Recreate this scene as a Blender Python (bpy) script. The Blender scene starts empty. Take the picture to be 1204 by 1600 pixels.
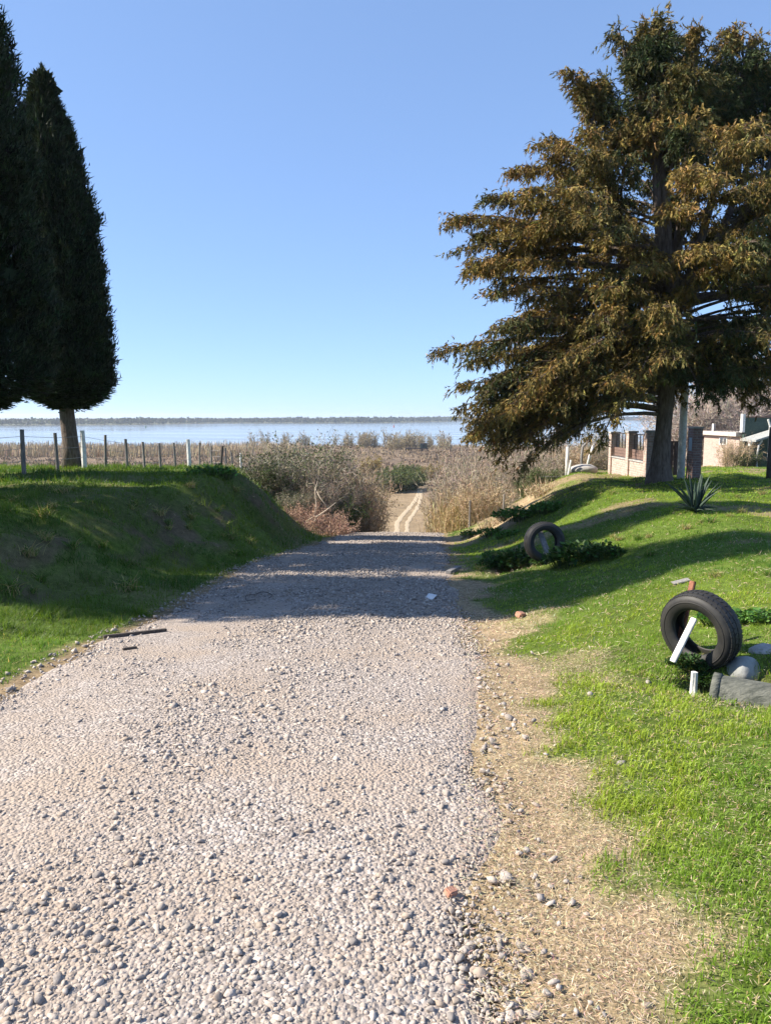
import bpy, bmesh, math, random
import numpy as np
from mathutils import Vector, Matrix
rng = np.random.default_rng(7); random.seed(7)
R = math.radians
sc = bpy.context.scene
COL = sc.collection

# ------------------------------------------------------------------ camera, sky, sun, exposure
F = 1200.0; CAMZ = 1.6; PITCH = math.atan(150 / F)          # photograph 1204 x 1600, horizon at row 650
cd = bpy.data.cameras.new('camera'); cam = bpy.data.objects.new('camera', cd); COL.objects.link(cam)
cd.sensor_fit = 'VERTICAL'; cd.sensor_height = 32; cd.lens = 24; cd.clip_start = .05; cd.clip_end = 20000
cam.location = (0, 0, CAMZ); cam.rotation_euler = (math.pi / 2 - PITCH, 0, 0); sc.camera = cam
SUN_EL, SUN_AZ = R(39), R(-89)                               # azimuth clockwise from the view direction
w = bpy.data.worlds.new('World'); sc.world = w; w.use_nodes = True
nt = w.node_tree; bg = nt.nodes['Background']
sky = nt.nodes.new('ShaderNodeTexSky'); sky.sky_type = 'NISHITA'; sky.sun_disc = False
sky.sun_elevation = SUN_EL; sky.sun_rotation = SUN_AZ % (2 * math.pi)
sky.altitude = 0; sky.air_density = .6; sky.dust_density = .15; sky.ozone_density = 8.0
gam = nt.nodes.new('ShaderNodeGamma'); gam.inputs[1].default_value = .48                     # the photograph's soft contrast from zenith to horizon
nt.links.new(sky.outputs[0], gam.inputs[0]); wb = nt.nodes.new('ShaderNodeMix'); wb.data_type = 'RGBA'; wb.blend_type = 'MULTIPLY'; wb.inputs[0].default_value = 1; wb.inputs[7].default_value = (1.02, 1.19, 1.46, 1)
nt.links.new(gam.outputs[0], wb.inputs[6]); nt.links.new(wb.outputs[2], bg.inputs[0]); bg.inputs[1].default_value = .14
sd = bpy.data.lights.new('sun', 'SUN'); sun = bpy.data.objects.new('sun', sd); COL.objects.link(sun)
sd.energy = 4.2; sd.angle = R(.55); sd.color = (1, .92, .79)
sdir = Vector((math.cos(SUN_EL) * math.sin(SUN_AZ), math.cos(SUN_EL) * math.cos(SUN_AZ), math.sin(SUN_EL)))
sun.rotation_euler = sdir.to_track_quat('Z', 'Y').to_euler(); sun.location = (-30, 5, 30)
vs = sc.view_settings; vs.view_transform = 'Standard'; vs.look = 'None'; vs.gamma = 1; vs.exposure = 1.4
sc.cycles.use_denoising = True; sc.cycles.max_bounces = 6; sc.cycles.diffuse_bounces = 3; sc.cycles.transparent_max_bounces = 8
sc.cycles.volume_bounces = 1; sc.cycles.sample_clamp_indirect = 4; sc.cycles.caustics_reflective = False; sc.cycles.caustics_refractive = False

# ------------------------------------------------------------------ noise and terrain
def hsh(ix, iy, s):
    n = (ix.astype(np.int64) * 374761393 + iy.astype(np.int64) * 668265263 + s * 974711) & 0x7fffffff
    n = ((n ^ (n >> 13)) * 1274126177) & 0x7fffffff
    return ((n ^ (n >> 16)) & 0xffff) / 65535.0
def vnoise(x, y, s=0):
    x = np.asarray(x, float); y = np.asarray(y, float)
    ix = np.floor(x); iy = np.floor(y); fx = x - ix; fy = y - iy
    fx = fx * fx * (3 - 2 * fx); fy = fy * fy * (3 - 2 * fy)
    a = hsh(ix, iy, s); b = hsh(ix + 1, iy, s); c = hsh(ix, iy + 1, s); d = hsh(ix + 1, iy + 1, s)
    return (a * (1 - fx) + b * fx) * (1 - fy) + (c * (1 - fx) + d * fx) * fy
def fbm(x, y, s=0, o=3):
    v = 0; a = .5; t = 0
    for i in range(o):
        v = v + a * vnoise(x * 2 ** i, y * 2 ** i, s + i * 17); t += a; a *= .5
    return v / t
def sst(t): t = np.clip(t, 0, 1); return t * t * (3 - 2 * t)
def itp(pts):
    xs, ys = zip(*pts)
    return lambda v: (np.interp(v - .03 * np.abs(v) - .3, xs, ys) + np.interp(v, xs, ys) + np.interp(v + .03 * np.abs(v) + .3, xs, ys)) / 3
z_road = itp([(-60, .3), (0, 0), (2, -.02), (4, -.1), (6, -.32), (8.3, -.65), (11, -.85), (14, -1.08), (20, -1.8), (24, -2.25), (28, -2.65), (29.5, -2.9),
              (34, -4.0), (60, -9.4), (85, -13.2), (100, -13.5), (370, -13.5), (400, -14.2), (415, -14.9), (450, -17), (9000, -17)])
TL = itp([(-60, .4), (0, .15), (10, .12), (20, .12), (24, -.08), (30, -.5), (36, -.8), (42, -1.3), (48, -2.6), (60, -8), (75, -13), (85, -13.5), (370, -13.5), (400, -14.2), (415, -14.9), (450, -17), (9000, -17)])
TR = itp([(-60, .2), (0, .02), (6, .02), (13, -.05), (21, -.24), (24, -.32), (28, -.46), (35, -.9), (55, -2.1), (60, -2.4), (75, -2.8), (110, -9), (140, -13.5), (370, -13.5), (400, -14.2), (415, -14.9), (450, -17), (9000, -17)])
x_left = itp([(-20, -2.6), (2, -2.5), (5.0, -2.5), (8, -2.62), (14, -2.38), (20, -1.95), (28, -1.5), (34, -.9), (45, .2), (100, 0)])
x_right = itp([(-20, .2), (1.9, .34), (2.85, .42), (5.75, .72), (8.3, .82), (14, 1.14), (20, 1.55), (28, 2.05), (34, 2.7), (45, 3.8), (100, 4)])
verge_l = itp([(0, 1.8), (7.7, 1.25), (14, .4), (20, .2), (30, .3), (100, 2)])
bank_l = itp([(0, 2.5), (10, 2.8), (16, 2.4), (22, 2.1), (26, 4.4), (30, 5.6), (40, 7), (60, 15), (100, 40)])
bank_r = itp([(0, 2.5), (6, 3), (12, 3.8), (22, 3.6), (30, 5), (40, 8), (60, 20), (100, 40)])
def ditch(x, y):
    u = (x - 2.0) * .87 - (y - 5.35) * .5; v = (x - 2.0) * .5 + (y - 5.35) * .87
    return sst(u / .4) * np.exp(-(np.abs(v) / .27) ** 4) * (u < 6)
def zg(x, y):
    x = np.asarray(x, float); y = np.asarray(y, float)
    zr = z_road(y); l = x_left(y); r = x_right(y)
    dl = (l - verge_l(y) - x) / bank_l(y); dr = (x - r - .25) / bank_r(y)
    tl = sst(dl); tr = sst(dr * .9 + .05 * np.sin(y)) * (dr > 0)
    z = zr + (TL(y) - zr) * tl + (TR(y) - zr) * tr
    off = np.clip(np.maximum((l - x), (x - r)) / .8, 0, 1)                     # rougher away from the carriageway
    amp = np.interp(y, [0, 6, 9, 30, 60, 90, 400], [.05, .05, .09, .13, .2, .05, .05]) * off
    z = z + amp * (fbm(x * .9, y * .9, 3, 3) - .5) * 2 + .05 * off * (fbm(x * 4, y * 4, 5, 3) - .5) * (y < 80)
    bump = np.exp(-((dl - .5) / .5) ** 2) * off * (y < 60) * np.interp(y, [0, 5, 9], [0, .4, 1])
    z = z + bump * .34 * (fbm(x * 1.5, y * 1.1, 9, 4) - .5) * 2
    z = z + (1 - off) * (.035 * (fbm(x * .8, y * .35, 21, 2) - .5) + .02 * np.sin(y * 2.1 + x * .4) * np.interp(y, [9, 16, 22], [0, .5, 1]))
    z = z - .03 * (1 - off) * ((x - (l + r) / 2) / ((r - l) / 2)) ** 2
    z = z - .15 * np.exp(-(((x - 2.7) / .9) ** 2 + ((y - 4.75) / .55) ** 2))
    z = z - .5 * ditch(x, y)                                                   # by the culvert, right of the road
    z = z - .22 * np.exp(-(((x - 2.15) / .28) ** 2 + ((y - 12.6) / .35) ** 2))   # scraped hollow beside the far tyre
    bl = np.exp(-(((x - 3.9) / 1.3) ** 2 + ((y - 23) / 2.4) ** 2))
    z = z + bl * .25 * (fbm(x * 1.8, y * 1.8, 31, 3) - .35)
    return z
CP, SP = math.cos(PITCH), math.sin(PITCH)
def ray(px, py):
    u = (px - 602) / F; v = (800 - py) / F
    return np.array([u, CP + v * SP, -SP + v * CP])
def P(px, py, Y):                                            # point on that sight line at depth Y
    d = ray(px, py); return Vector(d / d[1] * Y + np.array([0, 0, CAMZ]))
def G(px, py, y0=1.5, y1=380):                               # where the sight line meets the ground
    d = ray(px, py); Y = np.geomspace(y0, y1, 3000)
    k = np.argmax(d[2] / d[1] * Y + CAMZ < zg(d[0] / d[1] * Y, Y))
    Y = Y[k]; x = d[0] / d[1] * Y
    return Vector((x, Y, float(zg(x, Y))))
def gz(x, y): return float(zg(x, y))

# ------------------------------------------------------------------ materials
MATS = {}
def nodes_of(name):
    m = bpy.data.materials.new(name); m.use_nodes = True; MATS[name] = m
    return m, m.node_tree, m.node_tree.nodes['Principled BSDF']
def N(nt, t, **kw):
    n = nt.nodes.new(t)
    for k, v in kw.items():
        if k in n.inputs: n.inputs[k].default_value = v
        else: setattr(n, k, v)
    return n
def ramp(nt, stops):
    r = nt.nodes.new('ShaderNodeValToRGB'); e = r.color_ramp.elements
    while len(e) < len(stops): e.new(.5)
    for i, (p, c) in enumerate(stops): e[i].position = p; e[i].color = (*c, 1) if len(c) == 3 else c
    return r
def noisy(name, c1, c2, scale=8, rough=.85, bump=.3, bscale=None, dist=.02, metallic=0, stretch=None, spec=.3):
    m, nt, b = nodes_of(name)
    tc = N(nt, 'ShaderNodeTexCoord'); src = tc.outputs['Object']
    if stretch:
        mp = N(nt, 'ShaderNodeMapping'); mp.inputs['Scale'].default_value = stretch; nt.links.new(src, mp.inputs[0]); src = mp.outputs[0]
    n = N(nt, 'ShaderNodeTexNoise', Scale=scale, Detail=5.0, Roughness=.65); nt.links.new(src, n.inputs['Vector'])
    r = ramp(nt, [(.32, c1), (.68, c2)]); nt.links.new(n.outputs[0], r.inputs[0]); nt.links.new(r.outputs[0], b.inputs['Base Color'])
    b.inputs['Roughness'].default_value = rough; b.inputs['Metallic'].default_value = metallic; b.inputs['Specular IOR Level'].default_value = spec
    if bump:
        n2 = N(nt, 'ShaderNodeTexNoise', Scale=bscale or scale * 4, Detail=4.0); nt.links.new(src, n2.inputs['Vector'])
        bp = N(nt, 'ShaderNodeBump', Strength=bump, Distance=dist); nt.links.new(n2.outputs[0], bp.inputs['Height']); nt.links.new(bp.outputs[0], b.inputs['Normal'])
    return m
def leafy(name, rough=.6, trans=.3, spec=.25, tint=(1, 1, 1)):          # colour from the 'col' attribute, some light let through
    m, nt, b = nodes_of(name)
    a = N(nt, 'ShaderNodeAttribute', attribute_name='col')
    b.inputs['Roughness'].default_value = rough; b.inputs['Specular IOR Level'].default_value = spec
    nt.links.new(a.outputs['Color'], b.inputs['Base Color'])
    if trans:
        t = N(nt, 'ShaderNodeBsdfTranslucent'); mx = N(nt, 'ShaderNodeMixShader'); mx.inputs[0].default_value = trans
        hs = N(nt, 'ShaderNodeMix', data_type='RGBA', blend_type='MULTIPLY'); hs.inputs[0].default_value = 1; hs.inputs[7].default_value = (1.5, 1.4, .7, 1)
        nt.links.new(a.outputs['Color'], hs.inputs[6]); nt.links.new(hs.outputs[2], t.inputs[0])
        nt.links.new(b.outputs[0], mx.inputs[1]); nt.links.new(t.outputs[0], mx.inputs[2])
        nt.links.new(mx.outputs[0], nt.nodes['Material Output'].inputs[0])
    return m
leafy('grass', .5, .42); leafy('leaf', .55, .25); leafy('needle', .7, .12, .15); leafy('twig', .9, 0, .1); leafy('stone', .85, 0, .2)
# far leaves / stones vary by attribute; stones get a fine grain
m = MATS['stone']; nt = m.node_tree; b = nt.nodes['Principled BSDF']
n2 = N(nt, 'ShaderNodeTexNoise', Scale=160.0, Detail=3.0); tcs = N(nt, 'ShaderNodeTexCoord'); nt.links.new(tcs.outputs['Object'], n2.inputs['Vector'])
bp = N(nt, 'ShaderNodeBump', Strength=.35, Distance=.004); nt.links.new(n2.outputs[0], bp.inputs['Height']); nt.links.new(bp.outputs[0], b.inputs['Normal'])
mx = N(nt, 'ShaderNodeMix', data_type='RGBA', blend_type='MULTIPLY'); mx.inputs[0].default_value = 1
rr = ramp(nt, [(.3, (.72, .7, .68)), (.7, (1.1, 1.08, 1.05))]); nt.links.new(n2.outputs[0], rr.inputs[0])
at = [n for n in nt.nodes if n.type == 'ATTRIBUTE'][0]
nt.links.new(at.outputs['Color'], mx.inputs[6]); nt.links.new(rr.outputs[0], mx.inputs[7]); nt.links.new(mx.outputs[2], b.inputs['Base Color'])

def ground_mat():
    m, nt, b = nodes_of('ground'); L = nt.links.new
    a = N(nt, 'ShaderNodeAttribute', attribute_name='col'); tc = N(nt, 'ShaderNodeTexCoord')
    n1 = N(nt, 'ShaderNodeTexNoise', Scale=9.0, Detail=8.0, Roughness=.7); n2 = N(nt, 'ShaderNodeTexNoise', Scale=70.0, Detail=4.0)
    n3 = N(nt, 'ShaderNodeTexNoise', Scale=.35, Detail=6.0, Roughness=.7)
    for n in (n1, n2, n3): L(tc.outputs['Object'], n.inputs['Vector'])
    r1 = ramp(nt, [(.3, (.55, .52, .5)), (.7, (1.3, 1.3, 1.25))]); L(n1.outputs[0], r1.inputs[0])
    r2 = ramp(nt, [(.3, (.6, .6, .58)), (.7, (1.25, 1.25, 1.2))]); L(n2.outputs[0], r2.inputs[0])
    r3 = ramp(nt, [(.35, (.75, .75, .72)), (.65, (1.2, 1.18, 1.15))]); L(n3.outputs[0], r3.inputs[0])
    prev = a.outputs['Color']
    for r in (r1, r2, r3):
        mx = N(nt, 'ShaderNodeMix', data_type='RGBA', blend_type='MULTIPLY'); mx.inputs[0].default_value = 1
        L(prev, mx.inputs[6]); L(r.outputs[0], mx.inputs[7]); prev = mx.outputs[2]
    L(prev, b.inputs['Base Color']); b.inputs['Roughness'].default_value = .95; b.inputs['Specular IOR Level'].default_value = .1
    bp = N(nt, 'ShaderNodeBump', Strength=.6, Distance=.03); L(n1.outputs[0], bp.inputs['Height'])
    bp2 = N(nt, 'ShaderNodeBump', Strength=.5, Distance=.01); L(n2.outputs[0], bp2.inputs['Height']); L(bp.outputs[0], bp2.inputs['Normal']); L(bp2.outputs[0], b.inputs['Normal'])
ground_mat()
def gravel_mat():
    m, nt, b = nodes_of('gravel'); L = nt.links.new
    tc = N(nt, 'ShaderNodeTexCoord')
    v = N(nt, 'ShaderNodeTexVoronoi', Scale=55.0, Randomness=1.0); v2 = N(nt, 'ShaderNodeTexVoronoi', Scale=110.0)
    nn = N(nt, 'ShaderNodeTexNoise', Scale=1.1, Detail=5.0, Roughness=.6); nf = N(nt, 'ShaderNodeTexNoise', Scale=240.0, Detail=2.0)
    for n in (v, v2, nn, nf): L(tc.outputs['Object'], n.inputs['Vector'])
    cr = ramp(nt, [(0, (.2, .17, .15)), (.45, (.31, .265, .235)), (1, (.46, .405, .365))])
    sep = N(nt, 'ShaderNodeSeparateColor'); L(v.outputs['Color'], sep.inputs[0]); L(sep.outputs[0], cr.inputs[0])
    dirt = ramp(nt, [(.3, (.28, .225, .18)), (.7, (.39, .32, .265))]); L(nf.outputs[0], dirt.inputs[0])
    fac = ramp(nt, [(.42, (0, 0, 0)), (.6, (1, 1, 1))]); L(nn.outputs[0], fac.inputs[0])
    mx = N(nt, 'ShaderNodeMix', data_type='RGBA'); L(fac.outputs[0], mx.inputs[0]); L(cr.outputs[0], mx.inputs[6]); L(dirt.outputs[0], mx.inputs[7])
    L(mx.outputs[2], b.inputs['Base Color']); b.inputs['Roughness'].default_value = .9; b.inputs['Specular IOR Level'].default_value = .15
    inv = N(nt, 'ShaderNodeMath', operation='SUBTRACT'); inv.inputs[0].default_value = 1; L(v.outputs['Distance'], inv.inputs[1])
    bp = N(nt, 'ShaderNodeBump', Strength=.9, Distance=.012); L(inv.outputs[0], bp.inputs['Height'])
    bp2 = N(nt, 'ShaderNodeBump', Strength=.5, Distance=.004); L(v2.outputs['Distance'], bp2.inputs['Height']); L(bp.outputs[0], bp2.inputs['Normal']); L(bp2.outputs[0], b.inputs['Normal'])
gravel_mat()
def brick_mat(name, c1, c2, mortar, scale=1.0):
    m, nt, b = nodes_of(name); L = nt.links.new
    tc = N(nt, 'ShaderNodeTexCoord'); s = N(nt, 'ShaderNodeSeparateXYZ'); L(tc.outputs['Object'], s.inputs[0])
    ad = N(nt, 'ShaderNodeMath', operation='ADD'); L(s.outputs[0], ad.inputs[0]); L(s.outputs[1], ad.inputs[1])
    c = N(nt, 'ShaderNodeCombineXYZ'); L(ad.outputs[0], c.inputs[0]); L(s.outputs[2], c.inputs[1])
    bt = N(nt, 'ShaderNodeTexBrick'); L(c.outputs[0], bt.inputs['Vector'])
    bt.inputs['Color1'].default_value = (*c1, 1); bt.inputs['Color2'].default_value = (*c2, 1); bt.inputs['Mortar'].default_value = (*mortar, 1)
    bt.inputs['Scale'].default_value = scale; bt.inputs['Brick Width'].default_value = .25; bt.inputs['Row Height'].default_value = .075; bt.inputs['Mortar Size'].default_value = .012
    nn = N(nt, 'ShaderNodeTexNoise', Scale=14.0, Detail=6.0); L(tc.outputs['Object'], nn.inputs['Vector'])
    r = ramp(nt, [(.3, (.7, .68, .66)), (.7, (1.2, 1.2, 1.2))]); L(nn.outputs[0], r.inputs[0])
    mx = N(nt, 'ShaderNodeMix', data_type='RGBA', blend_type='MULTIPLY'); mx.inputs[0].default_value = 1; L(bt.outputs[0], mx.inputs[6]); L(r.outputs[0], mx.inputs[7]); L(mx.outputs[2], b.inputs['Base Color'])
    b.inputs['Roughness'].default_value = .9
    bp = N(nt, 'ShaderNodeBump', Strength=.8, Distance=.01, invert=True); L(bt.outputs['Fac'], bp.inputs['Height']); L(bp.outputs[0], b.inputs['Normal'])
brick_mat('brick', (.42, .27, .21), (.52, .36, .29), (.5, .46, .42))
brick_mat('pale_brick', (.4, .28, .23), (.48, .36, .3), (.46, .4, .36))
brick_mat('dark_brick', (.22, .13, .11), (.29, .18, .15), (.3, .26, .24))
noisy('bark', (.07, .05, .04), (.2, .16, .13), 7, .95, .9, 14, .05, stretch=(3, 3, .6))
noisy('grey_bark', (.14, .11, .09), (.32, .27, .23), 6, .95, .9, 12, .05, stretch=(3, 3, .5))
noisy('post_wood', (.13, .115, .105), (.26, .235, .21), 12, .9, .5, stretch=(2, 2, .3))
noisy('dark_wood', (.05, .04, .035), (.12, .1, .085), 12, .9, .5, stretch=(2, 2, .3))
noisy('white_paint', (.5, .48, .45), (.78, .77, .74), 11, .75, .2)
noisy('board', (.16, .15, .145), (.3, .285, .27), 14, .85, .4, stretch=(3, 3, .4))
noisy('rubber', (.009, .009, .01), (.034, .031, .027), 7, .62, .15, 90, .003, spec=.5)
noisy('rust', (.16, .06, .035), (.3, .13, .08), 20, .85, .5)
noisy('concrete', (.26, .25, .24), (.45, .43, .4), 5, .9, .4, 30, .01)
noisy('mossy_concrete', (.05, .055, .045), (.16, .16, .135), 6, .92, .7, 22, .02, stretch=(1, 3, 3))
noisy('pale_branch', (.42, .34, .25), (.58, .48, .37), 12, .85, .3)
noisy('dull_white', (.22, .23, .22), (.4, .4, .38), 7, .7, .2)
noisy('plaster', (.42, .36, .31), (.54, .47, .42), 4, .9, .15)
noisy('green_paint', (.035, .06, .05), (.06, .09, .075), 6, .7, .2)
noisy('blue_paint', (.3, .4, .48), (.4, .5, .56), 6, .6, .1)
noisy('brown_board', (.12, .075, .06), (.2, .13, .105), 10, .8, .3)
noisy('iron', (.03, .028, .027), (.07, .055, .05), 25, .6, .2, metallic=.4)
noisy('wire', (.25, .24, .23), (.4, .38, .36), 25, .5, 0, metallic=.7)
noisy('plastic_white', (.62, .62, .62), (.75, .75, .74), 8, .5, .1)
noisy('dirt', (.2, .13, .085), (.36, .26, .18), 9, .95, .8, 30, .02)
noisy('track_sand', (.36, .28, .185), (.45, .36, .245), 2, .95, .4, 12, .05)
noisy('far_land', (.1, .11, .07), (.16, .16, .1), .02, .95, 0)
noisy('brick_shard', (.42, .2, .13), (.55, .3, .21), 25, .9, .4)
noisy('agave', (.025, .045, .035), (.055, .085, .062), 9, .55, .2, stretch=(4, 4, 1))
noisy('buoy_green', (.03, .1, .06), (.05, .15, .08), 3, .5, 0)
noisy('buoy_red', (.3, .04, .03), (.4, .06, .05), 3, .5, 0)
noisy('lamp_glass', (.6, .6, .58), (.7, .7, .68), 3, .3, 0)
def glass_mat():
    m, nt, b = nodes_of('glass'); b.inputs['Base Color'].default_value = (.03, .035, .04, 1); b.inputs['Roughness'].default_value = .08; b.inputs['Specular IOR Level'].default_value = .8
glass_mat()
def water_mat():
    m, nt, b = nodes_of('water'); L = nt.links.new
    b.inputs['Base Color'].default_value = (.2, .21, .2, 1); b.inputs['IOR'].default_value = 1.33
    tc = N(nt, 'ShaderNodeTexCoord'); mp = N(nt, 'ShaderNodeMapping'); mp.inputs['Scale'].default_value = (.004, .03, 1); L(tc.outputs['Object'], mp.inputs[0])
    n = N(nt, 'ShaderNodeTexNoise', Scale=1.0, Detail=5.0, Roughness=.6); L(mp.outputs[0], n.inputs['Vector'])
    r = ramp(nt, [(.35, (.04, .04, .04)), (.65, (.2, .2, .2))]); L(n.outputs[0], r.inputs[0]); L(r.outputs[0], b.inputs['Roughness'])
    n2 = N(nt, 'ShaderNodeTexNoise', Scale=.5, Detail=4.0); L(tc.outputs['Object'], n2.inputs['Vector'])
    bp = N(nt, 'ShaderNodeBump', Strength=.015, Distance=.2); L(n2.outputs[0], bp.inputs['Height']); L(bp.outputs[0], b.inputs['Normal'])
water_mat()

# ------------------------------------------------------------------ mesh helpers
def link(name, me, mat=None, parent=None, loc=None):
    o = bpy.data.objects.new(name, me); COL.objects.link(o)
    if mat and me is not None and not me.materials: me.materials.append(MATS[mat])
    if parent: o.parent = parent
    if loc is not None: o.location = loc
    return o
def npmesh(name, V, sizes, idx, col=None, smooth=False):
    me = bpy.data.meshes.new(name); V = np.asarray(V, np.float32)
    me.vertices.add(len(V)); me.vertices.foreach_set('co', V.ravel())
    idx = np.asarray(idx, np.int32); sizes = np.asarray(sizes, np.int32)
    me.loops.add(len(idx)); me.loops.foreach_set('vertex_index', idx)
    me.polygons.add(len(sizes)); me.polygons.foreach_set('loop_start', np.concatenate([[0], np.cumsum(sizes)[:-1]]).astype(np.int32))
    if smooth: me.polygons.foreach_set('use_smooth', np.ones(len(sizes), bool))
    me.update(calc_edges=True)
    if col is not None:
        a = me.attributes.new('col', 'FLOAT_COLOR', 'POINT')
        c = np.ones((len(V), 4), np.float32); c[:, :3] = col; a.data.foreach_set('color', c.ravel())
    return me
class Acc:                                                   # gathers uniform-size faces from numpy blocks
    def __init__(s): s.V = []; s.C = []; s.I = []; s.S = []; s.n = 0
    def add(s, V, F, C):                                     # V (n,3), F (m,k)
        V = np.asarray(V, float); F = np.asarray(F)
        s.V.append(V); s.I.append((F + s.n).ravel()); s.S.append(np.full(len(F), F.shape[1])); s.n += len(V)
        s.C.append(np.broadcast_to(np.asarray(C, float), V.shape))
    def mesh(s, name, smooth=False): return npmesh(name, np.concatenate(s.V), np.concatenate(s.S), np.concatenate(s.I), np.concatenate(s.C), smooth)
def unit(v): return v / np.maximum(np.linalg.norm(v, axis=-1, keepdims=True), 1e-9)
def rdir(n): return unit(rng.normal(size=(n, 3)))
def quads(acc, o, d, ln, wd, col, face=None):               # leaf-shaped quads: base, side, tip, side
    o = np.asarray(o); n = len(o); d = unit(d); ln = np.broadcast_to(ln, n)[:, None]; wd = np.broadcast_to(wd, n)[:, None]
    s = unit(np.cross(d, rdir(n) if face is None else face))
    V = np.stack([o, o + d * ln * .5 + s * wd * .5, o + d * ln, o + d * ln * .5 - s * wd * .5], 1).reshape(-1, 3)
    acc.add(V, np.arange(4 * n).reshape(n, 4), np.repeat(np.broadcast_to(col, (n, 3)), 4, 0))
def ribbons(acc, A, B, w0, w1, col):                        # flat twig segments from A to B
    n = len(A); s = unit(np.cross(B - A, rdir(n))); w0 = np.broadcast_to(w0, n)[:, None] / 2; w1 = np.broadcast_to(w1, n)[:, None] / 2
    V = np.stack([A - s * w0, A + s * w0, B + s * w1, B - s * w1], 1).reshape(-1, 3)
    acc.add(V, np.arange(4 * n).reshape(n, 4), np.repeat(np.broadcast_to(col, (n, 3)), 4, 0))
def frame(d):
    d = Vector(d).normalized(); a = Vector((0, 0, 1)) if abs(d.z) < .95 else Vector((1, 0, 0))
    u = d.cross(a).normalized(); return u, d.cross(u)
class MB:                                                    # small hand-built parts
    def __init__(s): s.v = []; s.f = []
    def box(s, lo, hi, M=None):
        x0, y0, z0 = lo; x1, y1, z1 = hi; n = len(s.v)
        c = [(x0, y0, z0), (x1, y0, z0), (x1, y1, z0), (x0, y1, z0), (x0, y0, z1), (x1, y0, z1), (x1, y1, z1), (x0, y1, z1)]
        s.v += [tuple(M @ Vector(p)) if M else p for p in c]
        s.f += [tuple(n + i for i in q) for q in ((0, 3, 2, 1), (4, 5, 6, 7), (0, 1, 5, 4), (1, 2, 6, 5), (2, 3, 7, 6), (3, 0, 4, 7))]; return s
    def tube(s, pts, rad, k=8, cap=True, wob=0, sq=None):
        n = len(s.v); pts = [Vector(p) for p in pts]; rad = list(rad) if hasattr(rad, '__len__') else [rad] * len(pts)
        u = None
        for i, p in enumerate(pts):
            d = (pts[min(i + 1, len(pts) - 1)] - pts[max(i - 1, 0)]).normalized()
            if u is None: u, v = frame(d)
            else:
                u = (u - d * u.dot(d)).normalized(); v = d.cross(u)
            for j in range(k):
                a = 2 * math.pi * j / k; r = rad[i] * (1 + (random.uniform(-wob, wob) if wob else 0))
                s.v.append(tuple(p + (u * math.cos(a) + v * math.sin(a)) * r))
        for i in range(len(pts) - 1):
            for j in range(k): s.f.append((n + i * k + j, n + i * k + (j + 1) % k, n + (i + 1) * k + (j + 1) % k, n + (i + 1) * k + j))
        if cap: s.f.append(tuple(n + j for j in reversed(range(k)))); s.f.append(tuple(n + (len(pts) - 1) * k + j for j in range(k)))
        return s
    def quad(s, *p):
        n = len(s.v); s.v += [tuple(q) for q in p]; s.f.append(tuple(range(n, n + len(p)))); return s
    def lathe(s, prof, k=48, closed=True, M=None):          # profile (r, h) revolved about local z
        n = len(s.v); m = len(prof)
        for j in range(k):
            a = 2 * math.pi * j / k
            for r, h in prof:
                p = Vector((r * math.cos(a), r * math.sin(a), h)); s.v.append(tuple(M @ p if M else p))
        for j in range(k):
            for i in range(m if closed else m - 1):
                a, b = i, (i + 1) % m; j2 = (j + 1) % k
                s.f.append((n + j * m + a, n + j2 * m + a, n + j2 * m + b, n + j * m + b))
        return s
    def build(s, name, mat, parent=None, loc=None, smooth=False, bevel=0):
        me = bpy.data.meshes.new(name); me.from_pydata(s.v, [], s.f); me.validate()
        if bevel:
            bm = bmesh.new(); bm.from_mesh(me); bmesh.ops.recalc_face_normals(bm, faces=bm.faces)
            bmesh.ops.bevel(bm, geom=[e for e in bm.edges if e.calc_face_angle(0) > .5], offset=bevel, segments=2, affect='EDGES'); bm.to_mesh(me); bm.free()
        if smooth: me.polygons.foreach_set('use_smooth', [True] * len(me.polygons))
        me.update(); return link(name, me, mat, parent, loc)
def tag(o, label=None, cat=None, group=None, kind=None):
    for k, v in (('label', label), ('category', cat), ('group', group), ('kind', kind)):
        if v: o[k] = v
    return o
def empty(name, loc, label, cat, group=None, rz=0):
    o = bpy.data.objects.new(name, None); COL.objects.link(o); o.location = loc; o.rotation_euler.z = rz; o.empty_display_size = .2
    return tag(o, label, cat, group)
def jit(c, n, a=.15): return np.clip(np.asarray(c) * (1 + rng.normal(0, a, (n, 1))) * (1 + rng.normal(0, a * .35, (n, 3))), .004, .95)

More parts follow.
